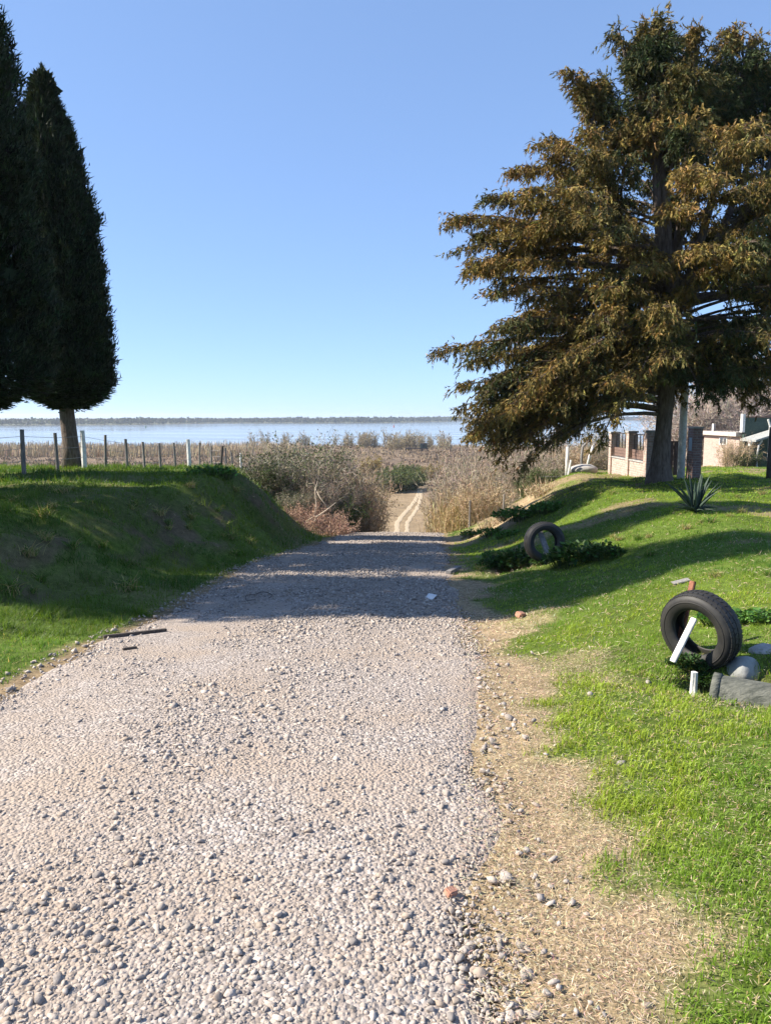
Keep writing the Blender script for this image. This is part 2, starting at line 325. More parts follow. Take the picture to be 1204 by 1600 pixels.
# ------------------------------------------------------------------ ground sheet
def axis(bits): return np.unique(np.concatenate(bits))
XS = axis([-np.geomspace(14, 6000, 90), np.arange(-14, 14.01, .16), np.geomspace(14, 6000, 90)])
YS = axis([np.linspace(-60, -1, 16), np.arange(-1, 32, .17), np.geomspace(32, 460, 190), np.geomspace(460, 6000, 20)])
def grass_amount(x, y):                                      # 0 bare .. 1 lush, for ground colour and blades alike
    l = x_left(y); r = x_right(y); n = fbm(x * 1.1, y * 1.1, 40, 4); n2 = fbm(x * 3.2, y * 3.2, 44, 3)
    right = x > (l + r) / 2
    edge = np.interp(y, [1.5, 2.0, 2.85, 4.3, 6.5, 8, 12, 20], [.26, .26, .22, .18, .3, .35, .25, .2]) + (n - .5) * .9 + (n2 - .5) * .7
    g = np.where(right, sst((x - r - edge) / .22), sst((l - x - .12 + (n2 - .5) * .35) / .2))
    dry = sst((fbm(x * .75, y * .75, 60, 4) - .52) / .1) * np.interp(y, [2, 4, 9], [.1, .4, .75])   # dry patches
    dry = np.where(right, dry, dry * .5)
    bl = np.exp(-(((x - 3.7) / 1.5) ** 2 + ((y - 23.5) / 2.6) ** 2)) * 1.6 * n * 2.2           # bare eroded bluff
    hol = np.exp(-(((x - 2.1) / .42) ** 2 + ((y - 12.6) / .5) ** 2)) * 1.2
    pat = np.exp(-(((x + 6.8) / 1.0) ** 2 + ((y - 15.2) / .5) ** 2)) * .8
    dit = ditch(x, y) * 1.3
    bk = np.where(right, 0, np.exp(-(((l - x - verge_l(y)) / bank_l(y) - .45) / .28) ** 2) * sst((fbm(x * 1.4, y * .9, 77, 4) - .47) / .08) * np.interp(y, [6, 9], [0, .92]))
    return np.clip(g * (1 - np.clip(dry + bl + hol + pat + dit + bk, 0, 1)), 0, 1)
def build_ground():
    X, Y = np.meshgrid(XS, YS); x = X.ravel(); y = Y.ravel(); z = zg(x, y)
    nx, ny = len(XS), len(YS)
    I = (np.arange(ny - 1)[:, None] * nx + np.arange(nx - 1)[None]).ravel()
    Fq = np.stack([I, I + 1, I + nx + 1, I + nx], 1)
    g = grass_amount(x, y)[:, None]; r = x_right(y); l = x_left(y)
    n = fbm(x * .6, y * .6, 90, 4)[:, None]; nb = fbm(x * .03, y * .05, 95, 4)[:, None]
    straw = np.array([.33, .255, .17]) * (.8 + .4 * n); soil = np.array([.15, .1, .065]) * (.8 + .4 * n)
    green = np.array([.1, .15, .028])
    nearstraw = (sst((2.4 - (x - r)) / .8) * (x > -.5) * (y < 14))[:, None]
    bluff = np.exp(-(((x - 3.7) / 1.7) ** 2 + ((y - 23.5) / 2.8) ** 2))[:, None]
    bare = soil * .35 + straw * .65
    bare = bare * (1 - nearstraw) + straw * nearstraw
    bare = bare * (1 - bluff) + np.array([.46, .35, .23]) * bluff
    hol = np.exp(-(((x - 2.1) / .42) ** 2 + ((y - 12.6) / .5) ** 2))[:, None]; bare = bare * (1 - hol) + np.array([.2, .11, .07]) * hol
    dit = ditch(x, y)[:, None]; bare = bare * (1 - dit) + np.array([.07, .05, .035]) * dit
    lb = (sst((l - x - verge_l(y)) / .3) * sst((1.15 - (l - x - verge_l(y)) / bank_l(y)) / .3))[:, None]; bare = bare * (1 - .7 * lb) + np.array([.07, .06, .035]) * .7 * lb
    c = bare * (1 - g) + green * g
    far = sst((y - 34) / 12)[:, None] * (z < -2.4)[:, None] + 0.
    flat = np.array([.2, .15, .115]) * (.7 + .6 * nb)        # reddish brown winter scrub on the flats
    cl = np.exp(-(((x - (y - 90) * .08 + 1.5) / np.interp(y, [90, 160], [9, 7])) ** 4 + ((y - 118) / 42) ** 4))[:, None]
    flat = flat * (1 - cl) + np.array([.31, .235, .16]) * (.8 + .4 * n) * cl   # mown tan clearing beside the track
    hill = np.array([.25, .19, .12]) * (.7 + .6 * n)
    t = sst((-z - 9) / 3)[:, None]; flat = hill * (1 - t) + flat * t
    c = c * (1 - far) + flat * far
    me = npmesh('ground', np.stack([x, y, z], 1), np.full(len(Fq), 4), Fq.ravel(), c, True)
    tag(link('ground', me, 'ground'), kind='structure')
build_ground()
def strip(name, mat, yy, xl, xr, nx, dz, wob=.06):
    V = []; y = np.asarray(yy)
    l = xl + (fbm(y * 1.3, y * 0, 51, 3) - .5) * wob * 4; r = xr + (fbm(y * 1.3, y * 0 + 9, 52, 3) - .5) * wob * 4
    T = np.linspace(0, 1, nx); X = l[:, None] * (1 - T) + r[:, None] * T; Y = np.repeat(y[:, None], nx, 1)
    Z = zg(X, Y) + dz - .02 * (np.abs(T - .5) > .495)
    ny = len(y); I = (np.arange(ny - 1)[:, None] * nx + np.arange(nx - 1)[None]).ravel()
    Fq = np.stack([I, I + 1, I + nx + 1, I + nx], 1)
    me = npmesh(name, np.stack([X.ravel(), Y.ravel(), Z.ravel()], 1), np.full(len(Fq), 4), Fq.ravel(), None, True)
    return link(name, me, mat)
yr = np.concatenate([np.linspace(-30, 0, 12)[:-1], np.arange(0, 40, .1)])
road = tag(strip('gravel_road', 'gravel', yr, x_left(yr), x_right(yr), 36, .014, .1), kind='structure')
def rut(pts, half):
    q = [G(*p) for p in pts]; ys = np.array([p.y for p in q]); xs = np.array([p.x for p in q]); o = np.argsort(ys)
    yy = np.arange(70, ys.max(), 1.5); xx = np.interp(yy, ys[o], xs[o]); xx = np.where(yy < ys.min(), np.interp(yy, [45, ys.min()], [2.2, xs[o][0]]), xx)
    return tag(strip('sandy_track', 'track_sand', yy, xx - half, xx + half, 5, .05, .1), kind='structure')
rut([(619, 820), (628, 806), (639, 794), (648, 783), (653, 772), (655, 764)], .36)
rut([(635, 820), (642, 808), (650, 797), (655, 786), (657.5, 774), (658, 765)], .3)

# river, far bank
wv = MB(); wv.quad((-6000, 390, -14.7), (6000, 390, -14.7), (6000, 6000, -14.7), (-6000, 6000, -14.7)); tag(wv.build('river', 'water'), kind='structure')
shore = lambda x: np.interp(x, [-6000, -1000, -650, -480, -374, -120, 0, 150, 310, 900, 6000], [1150, 1230, 1300, 1450, 1760, 1800, 1850, 2200, 2700, 2900, 3200])
xs = np.concatenate([np.linspace(-5800, -1500, 20), np.linspace(-1400, 1700, 160), np.linspace(1800, 5800, 20)]); s0 = shore(xs)
rows = np.stack([np.stack([xs, s0 + dy, np.full_like(xs, zz)], 1) for dy, zz in ((0, -14.9), (10, -13.9), (60, -13.6))] + [np.stack([xs, np.full_like(xs, 5900), np.full_like(xs, -13.6)], 1)])
n = len(xs); I = (np.arange(3)[:, None] * n + np.arange(n - 1)[None]).ravel(); Fq = np.stack([I, I + 1, I + n + 1, I + n], 1)
tag(link('far_bank', npmesh('far_bank', rows.reshape(-1, 3), np.full(len(Fq), 4), Fq.ravel()), 'far_land'), kind='structure')
def far_wood():
    acc = Acc(); n = 5200
    x = rng.uniform(-1150, 1700, n); y = shore(x) + 8 + rng.random(n) ** 2 * 260
    h = (7.5 + 5.5 * fbm(x * .008, y * .004, 13, 3) + rng.normal(0, 1.0, n)) * np.interp(x, [-700, -300, 300], [.9, 1.0, 1.15])
    for k in range(7):
        o = np.stack([x + rng.normal(0, 3, n), y + rng.normal(0, 3, n), -14 + h * rng.uniform(0, .75, n)], 1)
        d = np.stack([rng.normal(0, .6, n), rng.normal(0, .3, n), np.ones(n)], 1)
        quads(acc, o, d, h * rng.uniform(.3, .55, n), h * .45, jit((.05, .058, .045), n, .3))
    tag(link('far_woodland', acc.mesh('far_woodland'), 'leaf'), 'low hazy woodland lining the far bank of the river', kind='stuff')
far_wood()

# ------------------------------------------------------------------ conifers
def tris(acc, o, d, ln, wd, col):                            # narrow scale-leaf sprigs, one triangle each
    n = len(o); d = unit(d); s = unit(np.cross(d, rdir(n))) * (np.broadcast_to(wd, n)[:, None] / 2)
    V = np.stack([o - s, o + s, o + d * np.broadcast_to(ln, n)[:, None]], 1).reshape(-1, 3)
    acc.add(V, np.arange(3 * n).reshape(n, 3), np.repeat(np.broadcast_to(col, (n, 3)), 3, 0))
def cypress(name, loc, H, Rm, z0, label, seed, nspray=9000, lean=(0, 0), group=None, prof=None, ragged=0.0):
    global rng
    keep = rng; rng = np.random.default_rng(seed)
    root = empty(name, loc, label, 'tree', group)
    prof = prof or [(0, .25), (.03, .72), (.1, .96), (.25, 1), (.45, .94), (.62, .8), (.76, .56), (.86, .36), (.94, .17), (1, .02)]
    pt, pr = zip(*prof); acc = Acc()
    t = 1 - (1 - rng.random(nspray)) ** .8; t = rng.random(nspray) ** 1.15; a = rng.uniform(0, 2 * np.pi, nspray)
    lump = .58 + .42 * fbm(a * 2.2, t * 9, seed, 3) + .42 * fbm(a * 3.5, t * 3, seed + 9, 2) + ragged * (fbm(a * 1.4, t * 5, seed + 5, 2) - .5)
    r = np.interp(t, pt, pr) * Rm * lump * (1 - .35 * rng.random(nspray) ** 2)
    z = z0 + t * (H - z0)
    o = np.stack([np.cos(a) * r + lean[0] * t, np.sin(a) * r + lean[1] * t, z], 1)
    out = np.stack([np.cos(a), np.sin(a), np.zeros(nspray)], 1)
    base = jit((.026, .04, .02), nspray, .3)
    big = .5 + fbm(a * 5, t * 22, seed + 3, 2)                # sprays gather into upright plumes
    o = o + out * ((big - 1) * .34 * np.interp(t, pt, pr) ** .5)[:, None]
    for k in range(14):
        d = unit(out * .5 + np.array([0, 0, 1.0]) + rng.normal(0, .5, (nspray, 3)))
        d[:, 2] = np.where(t < .07, d[:, 2] * .2 - .25, d[:, 2])
        tris(acc, o + rng.normal(0, .075, (nspray, 3)), d, rng.uniform(.09, .24, nspray), .045, base * rng.uniform(.6, 1.4, (nspray, 1)))
    q = rng.random(700); rad_ = .16 * (1 - q) * rng.random(700) ** .5; aa = rng.uniform(0, 6.28, 700)   # pointed tip
    tris(acc, np.stack([lean[0] + np.cos(aa) * rad_, lean[1] + np.sin(aa) * rad_, H - .9 + 1.25 * q], 1), np.array([0, 0, 1.]) + rng.normal(0, .3, (700, 3)), .16, .04, base[:700])
    for k in range(26):                                      # stray shoots that break the outline
        i = rng.integers(0, nspray); L_ = rng.uniform(.25, .6); q = np.linspace(0, 1, 40)[:, None]; dd = unit((out[i] * rng.uniform(.6, 1.3) + np.array([0, 0, rng.uniform(.1, 1)]))[None])
        tris(acc, o[i] + dd * q * L_, dd + rng.normal(0, .6, (40, 3)), .14, .04, base[i])
    m = nspray // 2                                          # inner foliage
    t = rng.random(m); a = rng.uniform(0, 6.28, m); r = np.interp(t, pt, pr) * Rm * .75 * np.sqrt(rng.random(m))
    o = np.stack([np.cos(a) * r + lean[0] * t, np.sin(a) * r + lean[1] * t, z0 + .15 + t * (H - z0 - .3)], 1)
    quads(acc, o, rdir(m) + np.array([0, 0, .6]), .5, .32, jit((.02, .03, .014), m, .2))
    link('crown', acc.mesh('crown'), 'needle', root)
    tb = MB(); pts = [(lean[0] * k * .1 + .03 * math.sin(k * 2), lean[1] * k * .1, -.3 + k * (H * .8) / 9) for k in range(10)]
    tb.tube(pts, [.34, .25, .22, .2, .17, .15, .12, .1, .07, .04], 14, wob=.09); tb.build('trunk', 'bark', root, smooth=True)
    rng = keep; return root
TX = -9.85
def at(px, Y): x = (px - 602) / F * Y; return Vector((x, Y, gz(x, Y)))
cypress('cypress_tree', at(113, 24), 11.5, 1.3, 2.0, 'slender dark pointed cypress with bare trunk behind the wire fence', 11, 9000, lean=(-.3, 0),
        prof=[(0, .3), (.03, .78), (.08, 1), (.26, .98), (.46, .93), (.66, .77), (.78, .6), (.86, .43), (.93, .2), (1, .02)])
cypress('cypress_tree', at(-62, 19.3), 12.0, 2.0, 1.75, 'ragged broad dark cypress whose crown meets the pointed cypress', 12, 11000, ragged=1.1, lean=(.1, 0),
        prof=[(0, .35), (.05, .75), (.2, .86), (.45, .92), (.7, .95), (.82, .86), (.9, .66), (.96, .42), (1, .1)])
for (x, y, s, H, rm) in ((-10.1, 14.6, 21, 15.5, 2.0), (-10.0, 10.3, 22, 14.5, 1.8)):
    cypress('cypress_tree', (x, y, gz(x, y)), H, rm, 1.2, 'stout dark cypress next to the ragged broad cypress' if s == 21 else 'last dark cypress at the near end of the roadside row', s, 4500, group='roadside cypress row')

def big_conifer():
    global rng
    keep = rng; rng = np.random.default_rng(5)
    b = at(1030, 21); root = empty('conifer_tree', b, 'huge spreading conifer with drooping bronze tipped foliage beside brick gateway', 'tree')
    acc = Acc(); tr = MB()
    stem = [(0, 0, -.3), (0, 0, .05), (.02, 0, .5), (.05, 0, 1.4), (.1, 0, 2.6), (.05, .1, 4.2), (-.05, .1, 6), (-.2, 0, 7.6), (-.7, 0, 9.3), (-1.55, 0, 11.5)]
    tr.tube(stem, [.44, .34, .26, .22, .21, .2, .18, .14, .09, .03], 20, wob=.12); tr.build('trunk', 'bark', root, smooth=True)
    leaders = [np.array(stem)]
    for k, (z0, end) in enumerate(((5, (-.85, -.3, 11.4)), (4.5, (.6, .2, 11.3)), (4, (1.75, -.2, 11.4)), (4.2, (2.8, .3, 10.7)), (4.5, (.2, 1.5, 10.8)), (4.5, (0, -1.4, 9.6)), (5, (-2.5, .1, 10.0)), (5, (3.5, -.4, 10.0)))):
        T = np.linspace(0, 1, 8); q = np.stack([end[0] * T ** .7, end[1] * T ** .7, z0 + (end[2] - z0) * T], 1); leaders.append(q)
        lim = MB(); lim.tube([Vector(p) for p in q], list(np.linspace(.16, .02, 8)), 8); lim.build('leader', 'bark', root, smooth=True)
    eh = [0, .6, 1.2, 2, 3.4, 4.5, 5.2, 6.0, 7.1, 7.9, 8.5, 9.1, 9.8, 10.4, 11.3]
    el = [3.9, 4.6, 4.9, 5.2, 5.6, 5.0, 5.2, 5.6, 5.4, 4.3, 4.0, 3.6, 3.0, 2.5, 1.4]
    er = [.0, .0, 1.2, 2.4, 4.6, 5.2, 5.2, 5.2, 5.0, 4.9, 4.8, 4.6, 4.1, 3.5, 2.3]
    ef = [.0, .0, 1.0, 2.4, 4.4, 4.6, 4.6, 4.5, 4.3, 4.0, 3.6, 3.2, 2.6, 2.1, 1.2]
    tips = []; limbs = MB(); nb = 385
    shelf = [(7.0, 3.1, 5.6), (7.15, 3.35, 5.2), (6.85, 2.85, 5.0), (6.1, 3.2, 5.6), (5.9, 2.9, 5.3), (3.5, 3.1, 5.9), (3.3, 3.4, 5.5), (2.6, 3.0, 5.5), (8.2, 3.1, 4.1), (8.6, 3.3, 3.7), (9.1, 3.0, 3.2), (1.2, 3.1, 5.0), (.8, 3.25, 4.6), (8.8, .2, 4.4), (8.2, -.2, 5.0), (.5, 3.0, 4.2), (.95, 2.8, 4.6), (1.6, 3.3, 5.0), (.45, 3.35, 3.9), (7.6, .4, 4.9), (6.8, -.3, 5.2)]
    for i in range(nb + 150):
        ht = .35 + 10.3 * ((i + rng.random()) / nb) ** .95 if i < nb else rng.uniform(8.7, 11.4); az = (i * 2.399963 + rng.normal(0, .3)) % (2 * np.pi)
        if i < len(shelf): ht, az, Rs = shelf[i]
        if ht < 1.9 and i >= len(shelf): az = np.pi + rng.normal(-.05, .3)         # the lowest boughs sweep down on the side of the road only
        ca, sa = math.cos(az), math.sin(az); e = el if ca < 0 else er
        env = math.hypot(np.interp(ht, eh, e) * ca, np.interp(ht, eh, ef) * sa)
        Rt = env * (rng.uniform(.8, 1.05) if i % 5 < 3 else rng.uniform(.4, .8))
        if i < len(shelf): Rt = Rs
        if Rt < .3: continue
        ho = ht + (rng.uniform(.9, 2.0) if ht < 2.5 else rng.uniform(-.5, .6) if ht < 7 else rng.uniform(-1.6, -.5)); ho = max(ho, 1.7)
        tip = np.array([Rt * ca, Rt * sa, ht])
        cand = [(np.hypot(np.interp(ho, L[:, 2], L[:, 0]) - tip[0], np.interp(ho, L[:, 2], L[:, 1]) - tip[1]), li) for li, L in enumerate(leaders) if L[0, 2] <= ho <= L[-1, 2]]
        if not cand: continue
        if ht > 8.6 and i >= len(shelf):                                          # near the top each leader carries its own narrow spire
            li = rng.choice([c[1] for c in cand]); L = leaders[li]; top = L[-1]; ho = min(ho, top[2] - .1); f = np.clip((top[2] - ht) / 2.4, .0, 1)
            rad = (.14 + .95 * f) * rng.uniform(.7, 1.15); tip = np.array([np.interp(ho, L[:, 2], L[:, 0]) + rad * ca, np.interp(ho, L[:, 2], L[:, 1]) + rad * sa, min(ht, top[2]) + .1])
        else: L = leaders[min(cand)[1]] if ht > 6 else leaders[0]
        o = np.array([np.interp(ho, L[:, 2], L[:, 0]), np.interp(ho, L[:, 2], L[:, 1]), ho]); ln = float(np.linalg.norm(tip - o))
        if ln < .5: tip = o + unit((tip - o)[None])[0] * .7; ln = .7
        mid = o * .4 + tip * .6; mid[2] = max(o[2], tip[2]) + rng.uniform(.0, .16) * ln; mid[:2] += rng.normal(0, .07 * ln, 2)
        T = np.linspace(0, 1, 9)[:, None]; path = o * (1 - T) ** 2 + 2 * mid * T * (1 - T) + tip * T ** 2
        limbs.tube([Vector(p) for p in path], list(np.linspace(.02 + .01 * ln, .007, 9)), 5, cap=False)
        ns = int(8 + ln * 6.5); q = rng.uniform(.12 if ln < 3 else .3, 1, ns) ** .8
        P0 = np.stack([np.interp(q, T[:, 0], path[:, k]) for k in range(3)], 1)
        side = rng.choice([-1, 1], ns); od = unit((tip - o)[None] * np.array([1, 1, .3]))[0]; lat = unit(np.cross(od, [0, 0, 1.])[None])[0]
        sl = rng.uniform(.3, .85, ns) * (1.25 - .7 * q) * (1 + .06 * ln)
        D = unit(od * rng.uniform(.5, 1, ns)[:, None] + lat * (side * rng.uniform(.15, .9, ns))[:, None] + np.array([0, 0, 1.]) * rng.uniform(-.18, .2, ns)[:, None])
        P1 = P0 + D * sl[:, None] * .6; P2 = P0 + D * sl[:, None] + np.array([0, 0, -.25]) * sl[:, None]
        ribbons(acc, P0, P1, .022, .016, (.06, .042, .03)); ribbons(acc, P1, P2, .016, .008, (.06, .042, .03)); tips.append((P0, P1, P2))
    P0, P1, P2 = [np.concatenate([t[k] for t in tips]) for k in range(3)]
    n = len(P0); up_t = np.clip((P2[:, 2] - 1) / 11, 0, 1)
    for k in range(7):                                       # hanging sprays along each branchlet
        u = rng.random((n, 1)); c = np.where(u < .6, P0 + (P1 - P0) * u / .6, P1 + (P2 - P1) * (u - .6) / .4) + rng.normal(0, .045, (n, 3))
        along = unit(P2 - P0)
        bronze = np.clip(fbm(P2[:, 0] * .8 + P2[:, 2] * .3, P2[:, 1] * .8 + P2[:, 2], 70, 3) * 2.4 - .95 + .35 * np.clip(np.hypot(P2[:, 0], P2[:, 1]) / 4.5, 0, 1) + rng.normal(0, .18, n), 0, 1)[:, None]
        cg = jit((.048, .064, .026), n, .25); cb = jit((.25, .175, .055), n, .25); colr = cg * (1 - bronze) + cb * bronze
        ax_ = unit(along * rng.uniform(0, .7, (n, 1)) + np.array([0, 0, -1.]) * rng.uniform(.25, 1.0, (n, 1)) + rng.normal(0, .3, (n, 3)))
        sl = rng.uniform(.08, .27, n)
        for j in range(9):
            f = rng.random(n); tris(acc, c + ax_ * (sl * f)[:, None], ax_ + rng.normal(0, .4, (n, 3)), rng.uniform(.065, .14, n), rng.uniform(.021, .04, n), colr * rng.uniform(.75, 1.25, (n, 1)))
    print('conifer faces', sum(len(s) for s in acc.S), n)
    limbs.build('limbs', 'bark', root); link('crown', acc.mesh('crown'), 'needle', root)
    rng = keep
big_conifer()

# ------------------------------------------------------------------ shrubs, reeds, bare trees
def shrub_mesh(name, seed, H, W, D, nst, twig, leafc, nleaf, leafsize, upright=.6, droop=0., fan=3, tw=.014, sub=5):
    global rng
    keep = rng; rng = np.random.default_rng(seed); acc = Acc(); ends = []
    a = rng.uniform(0, 6.283, nst); rr = np.sqrt(rng.random(nst)) * .45
    A = np.stack([np.cos(a) * rr * W, np.sin(a) * rr * D, np.full(nst, -.1)], 1)
    ln = H * rng.uniform(.55, 1.08, nst)
    d = np.stack([np.cos(a) * W / H * rng.uniform(.1, .9, nst) * (1 - upright), np.sin(a) * D / H * rng.uniform(.1, .9, nst) * (1 - upright), np.full(nst, 1.0)], 1) + rng.normal(0, .18, (nst, 3)); d = unit(d)
    def grow(A, d, ln, w, seg):
        for k in range(seg):
            B = A + d * (ln / seg)[:, None]
            ribbons(acc, A, B, w * (1 - k / (seg + 1)), w * (1 - (k + 1) / (seg + 1)), jit(twig, len(A), .22))
            yield A, B, d
            A = B; d = unit(d + rng.normal(0, .16, d.shape) + np.array([0, 0, -droop]) * (k / seg))
    pts = []
    for A1, B1, d1 in grow(A, d, ln, tw * 1.8, 5):
        for s in range(sub):
            keepm = rng.random(len(A1)) < .75
            o = (A1 + (B1 - A1) * rng.random((len(A1), 1)))[keepm]; dd = unit(d1[keepm] + rng.normal(0, .55, (keepm.sum(), 3)))
            for A2, B2, d2 in grow(o, dd, H * rng.uniform(.1, .3, len(o)), tw, 2):
                pts.append(B2)
                for q in range(fan):
                    e = B2 + unit(d2 + rng.normal(0, .6, d2.shape)) * (H * rng.uniform(.04, .12, (len(B2), 1)))
                    ribbons(acc, B2, e, tw * .7, tw * .35, jit(twig, len(B2), .22)); pts.append(e)
    pts = np.concatenate(pts)
    if nleaf:
        o = pts[rng.integers(0, len(pts), nleaf)] + rng.normal(0, .05, (nleaf, 3))
        lc = np.asarray(leafc); pick = lc[rng.integers(0, len(lc), nleaf)]
        quads(acc, o, rdir(nleaf) + np.array([0, 0, .3]), leafsize * rng.uniform(.6, 1.4, nleaf), leafsize * .55, pick * rng.uniform(.7, 1.3, (nleaf, 1)))
    rng = keep; return acc.mesh(name)
GREY = (.37, .32, .26); TAN = (.42, .32, .2); RED = (.3, .17, .12)
M_grey = shrub_mesh('shrub_grey', 1, 2.6, 2.6, 2.2, 60, GREY, [(.075, .11, .04), (.11, .14, .055), (.17, .155, .09)], 10000, .075)
M_bare = shrub_mesh('shrub_bare', 2, 2.7, 2.4, 2.0, 75, (.38, .31, .24), [(.28, .23, .15), (.12, .15, .06)], 2200, .06, upright=.75)
M_dry = shrub_mesh('shrub_dry', 3, 2.0, 1.8, 1.6, 60, (.44, .33, .22), [(.4, .29, .17), (.24, .2, .11)], 2600, .07, upright=.7)
M_green = shrub_mesh('shrub_green', 4, 1.7, 1.6, 1.5, 40, (.2, .17, .11), [(.06, .1, .03), (.09, .13, .04), (.05, .08, .03)], 7000, .075)
M_pile = shrub_mesh('brush_pile', 5, .95, 2.0, 1.3, 70, (.44, .3, .225), [(.43, .29, .21), (.33, .21, .15)], 3200, .06, upright=.1, droop=.25)
HT = {}
def place(name, me, mat, px, py, Y, s, label, cat, group=None, rz=None, sz=None, top=None):
    p = P(px, py, Y); z = gz(p.x, p.y)
    if top:                                                  # sized so that its top reaches that sight line
        if me.name not in HT: HT[me.name] = np.percentile(np.array([v.co.z for v in me.vertices]), 99.3)
        sz = max((P(px, top, Y).z - z) / HT[me.name], .25); s = min(s, sz * 1.25)
    o = link(name, me, mat); o.location = (p.x, p.y, z - .03); o.rotation_euler.z = rng.uniform(0, 6.28) if rz is None else rz
    o.scale = (s, s, s if sz is None else sz); return tag(o, label, cat, group)
place('shrub', M_green, 'twig', 415, 735, 30.5, .8, 'small dark green bush at the end of the wire fence', 'shrub', top=722)
place('shrub', M_grey, 'twig', 440, 740, 31, 1.0, 'tall grey green thorny shrub growing behind the green bank', 'shrub', top=697)
place('shrub', M_grey, 'twig', 478, 760, 32, 1.2, 'widest grey green shrub in the thicket left of the road', 'shrub', top=688)
place('shrub', M_bare, 'twig', 520, 780, 33, 1.15, 'leafless grey twiggy shrub in the middle of the roadside thicket', 'shrub', top=697)
place('shrub', M_grey, 'twig', 460, 800, 28.8, .78, 'low dense shrub on the slope behind the cut branches', 'shrub', top=765)
place('shrub', M_bare, 'twig', 505, 800, 30, .92, 'bare tangled shrub directly above the reddish brush pile', 'shrub', top=728)
place('shrub', M_green, 'twig', 535, 815, 30.2, .85, 'dark green shrub at the foot of the roadside thicket', 'shrub', top=772)
place('shrub', M_dry, 'twig', 548, 805, 34, 1.2, 'brown dry shrub where the thicket meets the road', 'shrub', top=728)
place('shrub', M_dry, 'twig', 569, 800, 38, 1.15, 'straw coloured dry shrub overhanging the sandy track', 'shrub', top=748)
place('shrub', M_bare, 'twig', 540, 760, 37, 1.1, 'pale leafless shrub behind the brown dry shrub', 'shrub', top=712)
place('brush_pile', M_pile, 'twig', 512, 832, 26.6, .95, 'heap of cut reddish dead brushwood beside the gravel road', 'brush pile', top=800)
place('brush_pile', M_pile, 'twig', 470, 808, 27.4, .7, 'smaller reddish dead brush heap against the green bank', 'brush pile', top=785)
def branch(pts, r, label):
    b = MB(); b.tube(pts, np.linspace(r, r * .35, len(pts)), 6); tag(b.build('cut_branch', 'pale_branch', smooth=True), label, 'branch')
branch([P(486, 829, 26.4), P(494, 808, 26.3), P(510, 797, 26.3), P(525, 785, 26.4)], .035, 'long pale cut branch sticking up out of the brush heap')
branch([P(490, 812, 26.6), P(494, 790, 26.6), P(492, 765, 26.8), P(496, 752, 27)], .025, 'upright pale cut branch leaning on the thicket')
branch([P(515, 797, 26.4), P(500, 778, 26.6), P(492, 762, 26.9)], .022, 'thin pale branch crossing the thicket above the brush heap')
branch([P(478, 815, 26.2), P(492, 806, 26.1), P(510, 803, 26.1)], .022, 'short pale branch lying across the brush heap')

def reed_mesh(name, seed, n, W, D, H, c, w=.02, lean=.15, plume=False):
    global rng
    keep = rng; rng = np.random.default_rng(seed); acc = Acc()
    A = np.stack([rng.normal(0, W / 3, n), rng.normal(0, D / 3, n), np.full(n, -.1)], 1); h = H * rng.uniform(.45, 1.05, n)
    d = unit(np.stack([rng.normal(0, lean, n), rng.normal(0, lean, n), np.ones(n)], 1)); col = jit(c, n, .2)
    B = A + d * (h * .6)[:, None]; d2 = unit(d + rng.normal(0, .2, (n, 3))); C = B + d2 * (h * .4)[:, None]
    ribbons(acc, A, B, w, w * .8, col); ribbons(acc, B, C, w * .8, w * .2, col)
    for k in range(4):
        t = rng.uniform(.2, 1, (n, 1)); quads(acc, A + (B - A) * t, d + rng.normal(0, .5, (n, 3)), H * rng.uniform(.1, .25, n), w * 1.3, jit(c, n, .22))
    rng = keep; return acc.mesh(name)
M_reed = reed_mesh('reed_clump', 31, 420, 1.8, 1.5, 2.1, (.48, .37, .2))
M_reed2 = reed_mesh('dry_grass_clump', 32, 260, 1.0, .8, .7, (.5, .4, .26), .014, .5)
place('reed_clump', M_reed, 'twig', 716, 822, 31.5, .8, 'golden dry reed clump right of the road crest', 'reeds', top=775)
place('reed_clump', M_reed, 'twig', 716, 815, 34.5, .9, 'tallest golden reed clump beside the sandy track', 'reeds', top=762)
place('reed_clump', M_reed, 'twig', 728, 805, 32.5, 1.05, 'dry straw reed clump under the bare saplings', 'reeds', top=765)
place('reed_clump', M_reed, 'twig', 706, 795, 41, 1.0, 'pale reed clump lining the right side of the sandy track', 'reeds', top=765)
place('shrub', M_bare, 'twig', 735, 800, 35, 1.1, 'leafless shrub rising out of the golden reeds', 'shrub', top=718)
place('shrub', M_bare, 'twig', 722, 790, 39, 1.2, 'bare shrub behind the tallest golden reeds', 'shrub', top=703)
place('shrub', M_green, 'twig', 716, 772, 35.5, .42, 'small bright green sapling among the dry reeds', 'shrub')
place('shrub', M_dry, 'twig', 752, 790, 31, .95, 'brown dry shrub below the drooping conifer branches', 'shrub', top=745)
place('shrub', M_bare, 'twig', 772, 775, 33, 1.0, 'grey bare shrub on the eroded bluff behind the conifer branches', 'shrub', top=762)
place('dry_grass_clump', M_reed2, 'twig', 805, 772, 23.5, 1.0, 'straw tussock hanging over the eroded bluff', 'dry grass')
place('dry_grass_clump', M_reed2, 'twig', 850, 757, 25, 1.0, 'straw tussock on top of the bluff near the whitewashed post', 'dry grass')
place('dry_grass_clump', M_reed2, 'twig', 775, 792, 22.5, .8, 'straw tussock at the foot of the eroded bluff', 'dry grass')
place('shrub', M_green, 'twig', 845, 742, 27.5, .5, 'low dark green shrub on the bluff top under the conifer', 'shrub')
place('shrub', M_green, 'twig', 828, 744, 28, .42, 'small green shrub at the bluff edge beside the low dark green one', 'shrub')
